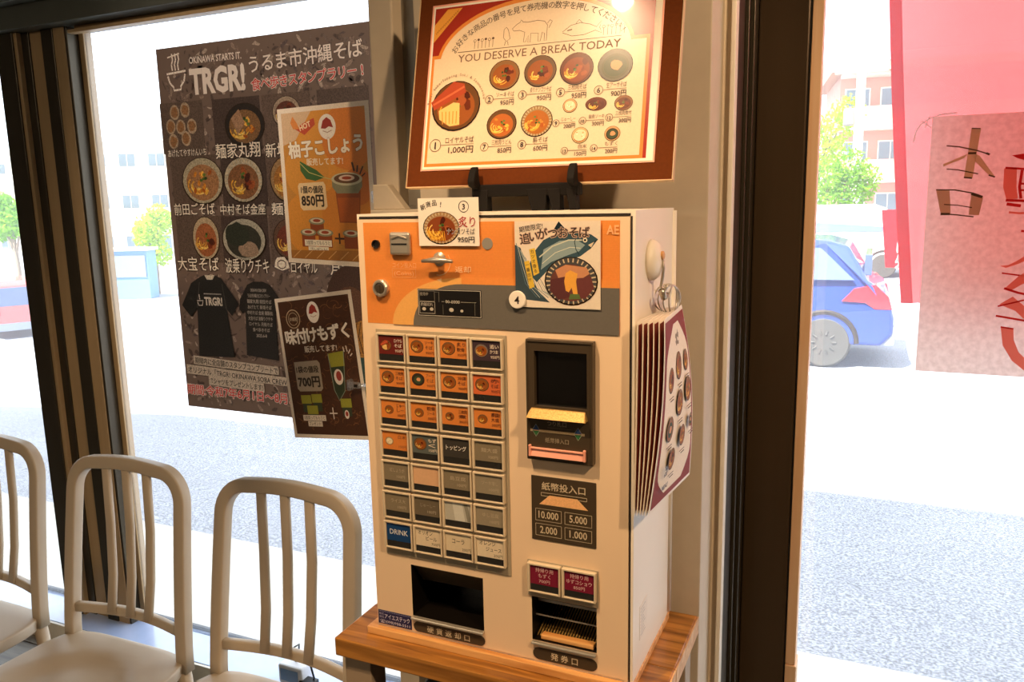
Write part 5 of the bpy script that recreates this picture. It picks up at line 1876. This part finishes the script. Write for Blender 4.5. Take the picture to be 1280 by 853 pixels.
def make_chair(label, x, y, rz):
    t = thing('cafe_chair', label, 'chair', (x, y, 0), 'cream plastic chairs along the window', rotz=rz)
    # seat: dished slab
    q = MB()
    W_, D_ = .428, .43
    nu, nv = 28, 28
    def sp(a, c, dz):
        # a,c in -1..1 ; superellipse outline
        e = 5.5
        m_ = max(abs(a), abs(c), 1e-6)
        l_ = (abs(a) ** e + abs(c) ** e) ** (1 / e)
        k_ = m_ / l_ if l_ else 1
        px_, py_ = a * k_, c * k_
        r_ = min(1, (px_ ** 2 + (py_ + .05) ** 2) ** .5 / .80)
        k2_ = min(1, max(0, (1.0 - r_) / .30)); dish = -.020 * k2_ * k2_ * (3 - 2 * k2_)
        front = -.010 * max(0, -py_ - .8) * 5
        return (px_ * W_ / 2 * (1 - .03 * (py_ > 0) * py_), py_ * D_ / 2 - .215 + .022, .450 + dish + front + dz)
    top = [[sp(-1 + 2 * i / nu, -1 + 2 * j / nv, 0) for i in range(nu + 1)] for j in range(nv + 1)]
    bot = [[(p[0] * .97, p[1] * .97, .416) for p in r] for r in top]
    vs = [p for r in top for p in r] + [p for r in bot for p in r]
    n_ = (nu + 1) * (nv + 1)
    fs = []
    for j in range(nv):
        for i in range(nu):
            a = j * (nu + 1) + i
            fs.append((a, a + 1, a + nu + 2, a + nu + 1)); fs.append((n_ + a, n_ + a + nu + 1, n_ + a + nu + 2, n_ + a + 1))
    for i in range(nu):
        for j in (0, nv):
            a = j * (nu + 1) + i
            fs.append((a, a + 1, a + 1 + n_, a + n_))
    for j in range(nv):
        for i in (0, nu):
            a = j * (nu + 1) + i
            fs.append((a, a + nu + 1, a + nu + 1 + n_, a + n_))
    q.add(vs, fs)
    q.build('seat', MT['chair'], t, smooth=True, bevel=.005)
    # back frame: hoop running down into the seat
    hw = .181
    Z0, Z1 = .425, .890
    def yb(z):
        return .0 + .055 * ((z - .44) / .44) ** 1.2 if z > .44 else 0.0
    path = []
    for k in range(9):
        z = Z0 + (Z1 - .072 - Z0) * k / 8
        path.append((-hw + .004 * k / 8 - .006 * (1 - k / 8), z))
    R_ = .070
    for k in range(1, 8):
        a = PI - k * PI / 2 / 8
        path.append((-hw + .004 + R_ + R_ * math.cos(a), Z1 - .072 + .072 * math.sin(a)))
    for k in range(9):
        x_ = (-hw + .074) + (2 * hw - .148) * k / 8
        path.append((x_, Z1 + .007 * math.sin(PI * k / 8)))
    left = path[:16]
    full = path[:25] + [(-x_, z) for x_, z in reversed(left)]
    q = MB()
    P_ = [(x_, yb(z), z) for x_, z in full]
    q.tube(P_, .0160, 16, up=(0, 1, -.1), r2=.0145)
    q.build('back_frame', MT['chair'], t, smooth=True)
    for sx in (-.066, 0, .066):
        q = MB()
        q.tube([(sx * .92, yb(.52) + .012 * math.cos(sx * 8), .515), (sx * .95, yb(.6) + .018, .61), (sx, yb(.72) + .014, .74), (sx * 1.0, yb(.86) - .001, .884)], .0120, 16, up=(0, 1, 0), r2=.0062)
        q.build('back_slat', MT['chair'], t, smooth=True)
    q = MB()
    q.tube([(-hw + .005 + (2 * hw - .01) * k / 10, yb(.515) + .026 * math.sin(PI * k / 10), .517) for k in range(11)], .0125, 16, up=(0, 1, 0), r2=.0085)
    q.build('cross_rail', MT['chair'], t, smooth=True)
    for sx in (-1, 1):
        q = MB()
        q.tube([(sx * (hw - .001), .0, .43), (sx * (hw + .003), .012, .25), (sx * (hw + .010), .060, .0)], [.0165, .017, .0135], 12)
        q.build('leg', MT['chair'], t, smooth=True)
        q = MB()
        q.tube([(sx * (hw - .004), -.375, .425), (sx * (hw + .004), -.385, .22), (sx * (hw + .012), -.40, .0)], [.021, .018, .0135], 12)
        q.build('leg', MT['chair'], t, smooth=True)
        q = MB(); q.tube([(sx * (hw + .004), .016, .22), (sx * (hw + .006), -.385, .22)], .008, 8); q.build('stretcher', MT['chair'], t, smooth=True)
    return t


c_first = make_chair('cream slatted plastic chair standing nearest the wooden side table', -1.135, 1.243, 0.0)
index_kids()
for lab, x_, y_, rz_ in (('cream slatted plastic chair between two others, in front of the window mullion', -1.612, 1.238, 0.02), ('cream slatted plastic chair cut off by the left picture edge', -2.13, 1.25, 0.0)):
    c = copy_tree(c_first)
    c.location = (x_, y_, 0); c.rotation_euler = (0, 0, rz_)
    c['label'] = lab

# power adapter and its cord on the sill
t = thing('power_adapter', 'white power adapter with black cords on the window sill behind the nearest chair', 'adapter', (-1.535, 1.745, .070))
q = MB(); q.box(-.045, .045, -.030, .030, 0, .062); q.build('body', MT['white_plastic'], t, bevel=.006)
q = MB(); q.box(-.035, .030, -.0312, -.030, .012, .050); q.build('rating_label', MT['screen_blue'], t)
q = MB(); q.tube([(-.03, .02, .06), (-.03, .03, .085), (-.035, .06, .078), (-.06, .085, .02)], .0028, 8); q.build('cord', MT['black'], t, smooth=True)
q = MB(); q.tube([(0, 0, .062), (.02, -.005, .10), (.06, -.01, .085), (.075, -.01, .03), (.06, -.02, .006)], .003, 8); q.build('cord', MT['black'], t, smooth=True)
q = MB(); q.box(.035, .085, -.035, .0, .0, .026); q.build('plug', MT['black'], t, bevel=.003)

# ================================================================== WINDOW BANNER (red cloth) AND HANDWRITTEN PAPER
b = MB()
nx, nz = 26, 24
pts = {}
for j in range(nz + 1):
    for i in range(nx + 1):
        v = j / nz
        z = 2.30 - v * 1.02
        xl = .000 + .10 * max(0, v - .15) ** 1.3 * .9
        x = xl + (1.05 - xl) * i / nx
        y = 1.955 + .020 * math.sin(i * .75 + v * 1.2) * v + .006 * math.sin(i * 1.9)
        z -= .02 * (1 - i / nx) * v
        pts[i, j] = (x, y, z)
vs = [pts[i, j] for j in range(nz + 1) for i in range(nx + 1)]
b.add(vs, [(j * (nx + 1) + i, j * (nx + 1) + i + 1, (j + 1) * (nx + 1) + i + 1, (j + 1) * (nx + 1) + i) for j in range(nz) for i in range(nx)])
o = b.build('red_cloth', cloth_mat('thin_red_cloth', 'f47470', .9, 'f06c68', nscale=4, transp=.12), None, (0.5, 1.955, 1.25), smooth=True)
tag(o, 'thin red cloth hanging outside the right window behind the handwritten paper', 'cloth')
b = MB()
vs = []
for j in range(nz + 1):
    p = pts[0, j]
    vs += [(p[0] - .004, p[1] - .003, p[2]), (p[0] + .020, p[1] - .003, p[2]), (p[0] + .020, p[1] + .003, p[2]), (p[0] - .004, p[1] + .003, p[2])]
fs = []
for j in range(nz):
    for k in range(4):
        fs.append((j * 4 + k, j * 4 + (k + 1) % 4, (j + 1) * 4 + (k + 1) % 4, (j + 1) * 4 + k))
b.add(vs, fs)
h_ = b.build('hem', cloth_mat('red_hem_cloth', 'f0303a', .8, nscale=8), None, o.location)
h_.parent = o; h_.location = (0, 0, 0)
# faint white flourish printed on the cloth
A = Art(lambda u, v, w: Vector((.0, 1.942 - w, 1.75)) + Vector((u * .001, 0, -v * .001)), 1.0)
A.line([(72, 140), (76, 118), (84, 104), (98, 94), (120, 86), (150, 84)], 2.5, 'f8ece0'); A.line([(84, 96), (104, 112)], 2, 'f8ece0'); A.line([(100, 88), (92, 112)], 2, 'f8ece0')
A.build(o, o.location, 'printed_flourish')

MT['kraft'] = cloth_mat('greyish_pink_paper', 'dcc6bc', .6, 'ccb4aa', nscale=90)
bi = MT['brush_ink'] = cloth_mat('brush_ink_print', '8a7458', .6, '8a7458')
at_ = bi.node_tree.nodes.new('ShaderNodeAttribute'); at_.attribute_name = 'Col'
for nd in bi.node_tree.nodes:
    if nd.type in ('BSDF_DIFFUSE', 'BSDF_TRANSLUCENT'):
        bi.node_tree.links.new(at_.outputs['Color'], nd.inputs[0])
f = lambda u, v, w: Vector((.0985, GL - .010, 1.650)) + Vector((u * .001, -w, -v * .001 - .0)) + Vector((0, 0, .000012 * 0 * u))
card_w, card_h = 560, 512


def art_paper(A):
    O, O2, DB = 'd0b890', 'c0a080', '6c5848'
    A.poly([(69, 25), (85, 26), (77, 122), (62, 121)], O)
    A.poly([(66, 74), (24, 92), (25, 97), (60, 82)], O); A.poly([(77, 74), (86, 78), (114, 118), (106, 118), (78, 88)], O)
    A.line([(28, 57), (50, 60), (80, 68), (101, 76)], 2.6, DB); A.line([(97, 74), (103, 77)], 4, DB)
    A.line([(31, 102), (50, 104), (86, 113)], 2.2, DB); A.line([(62, 119), (76, 121)], 3, DB); A.line([(66, 73), (80, 73)], 4, DB); A.line([(69, 26), (84, 27)], 2, DB); A.line([(104, 116), (115, 120)], 3, DB)
    A.poly([(15, 142), (39, 144), (44, 189), (26, 189)], O2); A.poly([(77, 150), (98, 158), (93, 193), (75, 192)], O2)
    A.line([(15, 142), (48, 143), (80, 150), (97, 157)], 2.6, DB); A.line([(77, 151), (96, 158)], 5, DB); A.line([(31, 171), (55, 173), (80, 178)], 2, DB); A.line([(26, 189), (56, 192), (84, 196)], 2.6, DB); A.line([(26, 190), (42, 190)], 4.5, DB)
    Rr, R2 = 'f08878', 'c83030'
    A.poly([(140, 80), (170, 76), (200, 78), (200, 96), (168, 92), (150, 86)], R2)
    A.poly([(129, 104), (150, 104), (152, 140), (156, 162), (137, 164), (130, 140)], Rr); A.line([(131, 103), (170, 107), (205, 108)], 4, R2)
    A.line([(159, 108), (157, 140), (161, 162)], 5, R2); A.line([(158, 134), (190, 134)], 4, R2); A.line([(158, 146), (190, 147)], 4, R2)
    A.line([(136, 165), (160, 166), (200, 169)], 5, R2); A.line([(138, 172), (162, 176)], 6, R2)
    A.line([(143, 188), (160, 190), (200, 188)], 4, Rr); A.line([(166, 224), (200, 226)], 4.5, R2)
    A.poly([(136, 292), (150, 290), (166, 280), (188, 262), (204, 250), (208, 258), (186, 276), (166, 288), (146, 296)], Rr)
    A.line([(140, 306), (170, 310), (205, 316)], 3, R2); A.poly([(146, 337), (170, 310), (200, 290), (208, 300), (178, 326), (158, 340)], Rr)
    A.line([(146, 336), (170, 344), (206, 352)], 4.5, R2)
    A.poly([(140, 368), (162, 352), (190, 376), (205, 400), (196, 408), (168, 380)], Rr); A.line([(138, 372), (170, 362), (206, 350)], 3, R2); A.line([(136, 391), (168, 396), (206, 402)], 4, R2)
    A.poly([(146, 414), (168, 417), (170, 438), (180, 462), (204, 486), (212, 506), (196, 502), (170, 480), (152, 450)], Rr); A.line([(146, 413), (168, 416)], 3, R2)
    # the rest of the big red word beyond the picture edge
    for k in range(3):
        A.poly([(215 + k * 60, 90), (240 + k * 60, 88), (250 + k * 60, 300), (225 + k * 60, 310)], Rr)
        A.line([(205 + k * 60, 150 + 90 * k), (262 + k * 60, 158 + 90 * k)], 6, R2)


t = card('handwritten_paper', 'pinkish paper with brown and red brushed characters on the right window', 'paper', f, card_w, card_h, art_paper, thick=0, m='kraft', am=MT['brush_ink'])
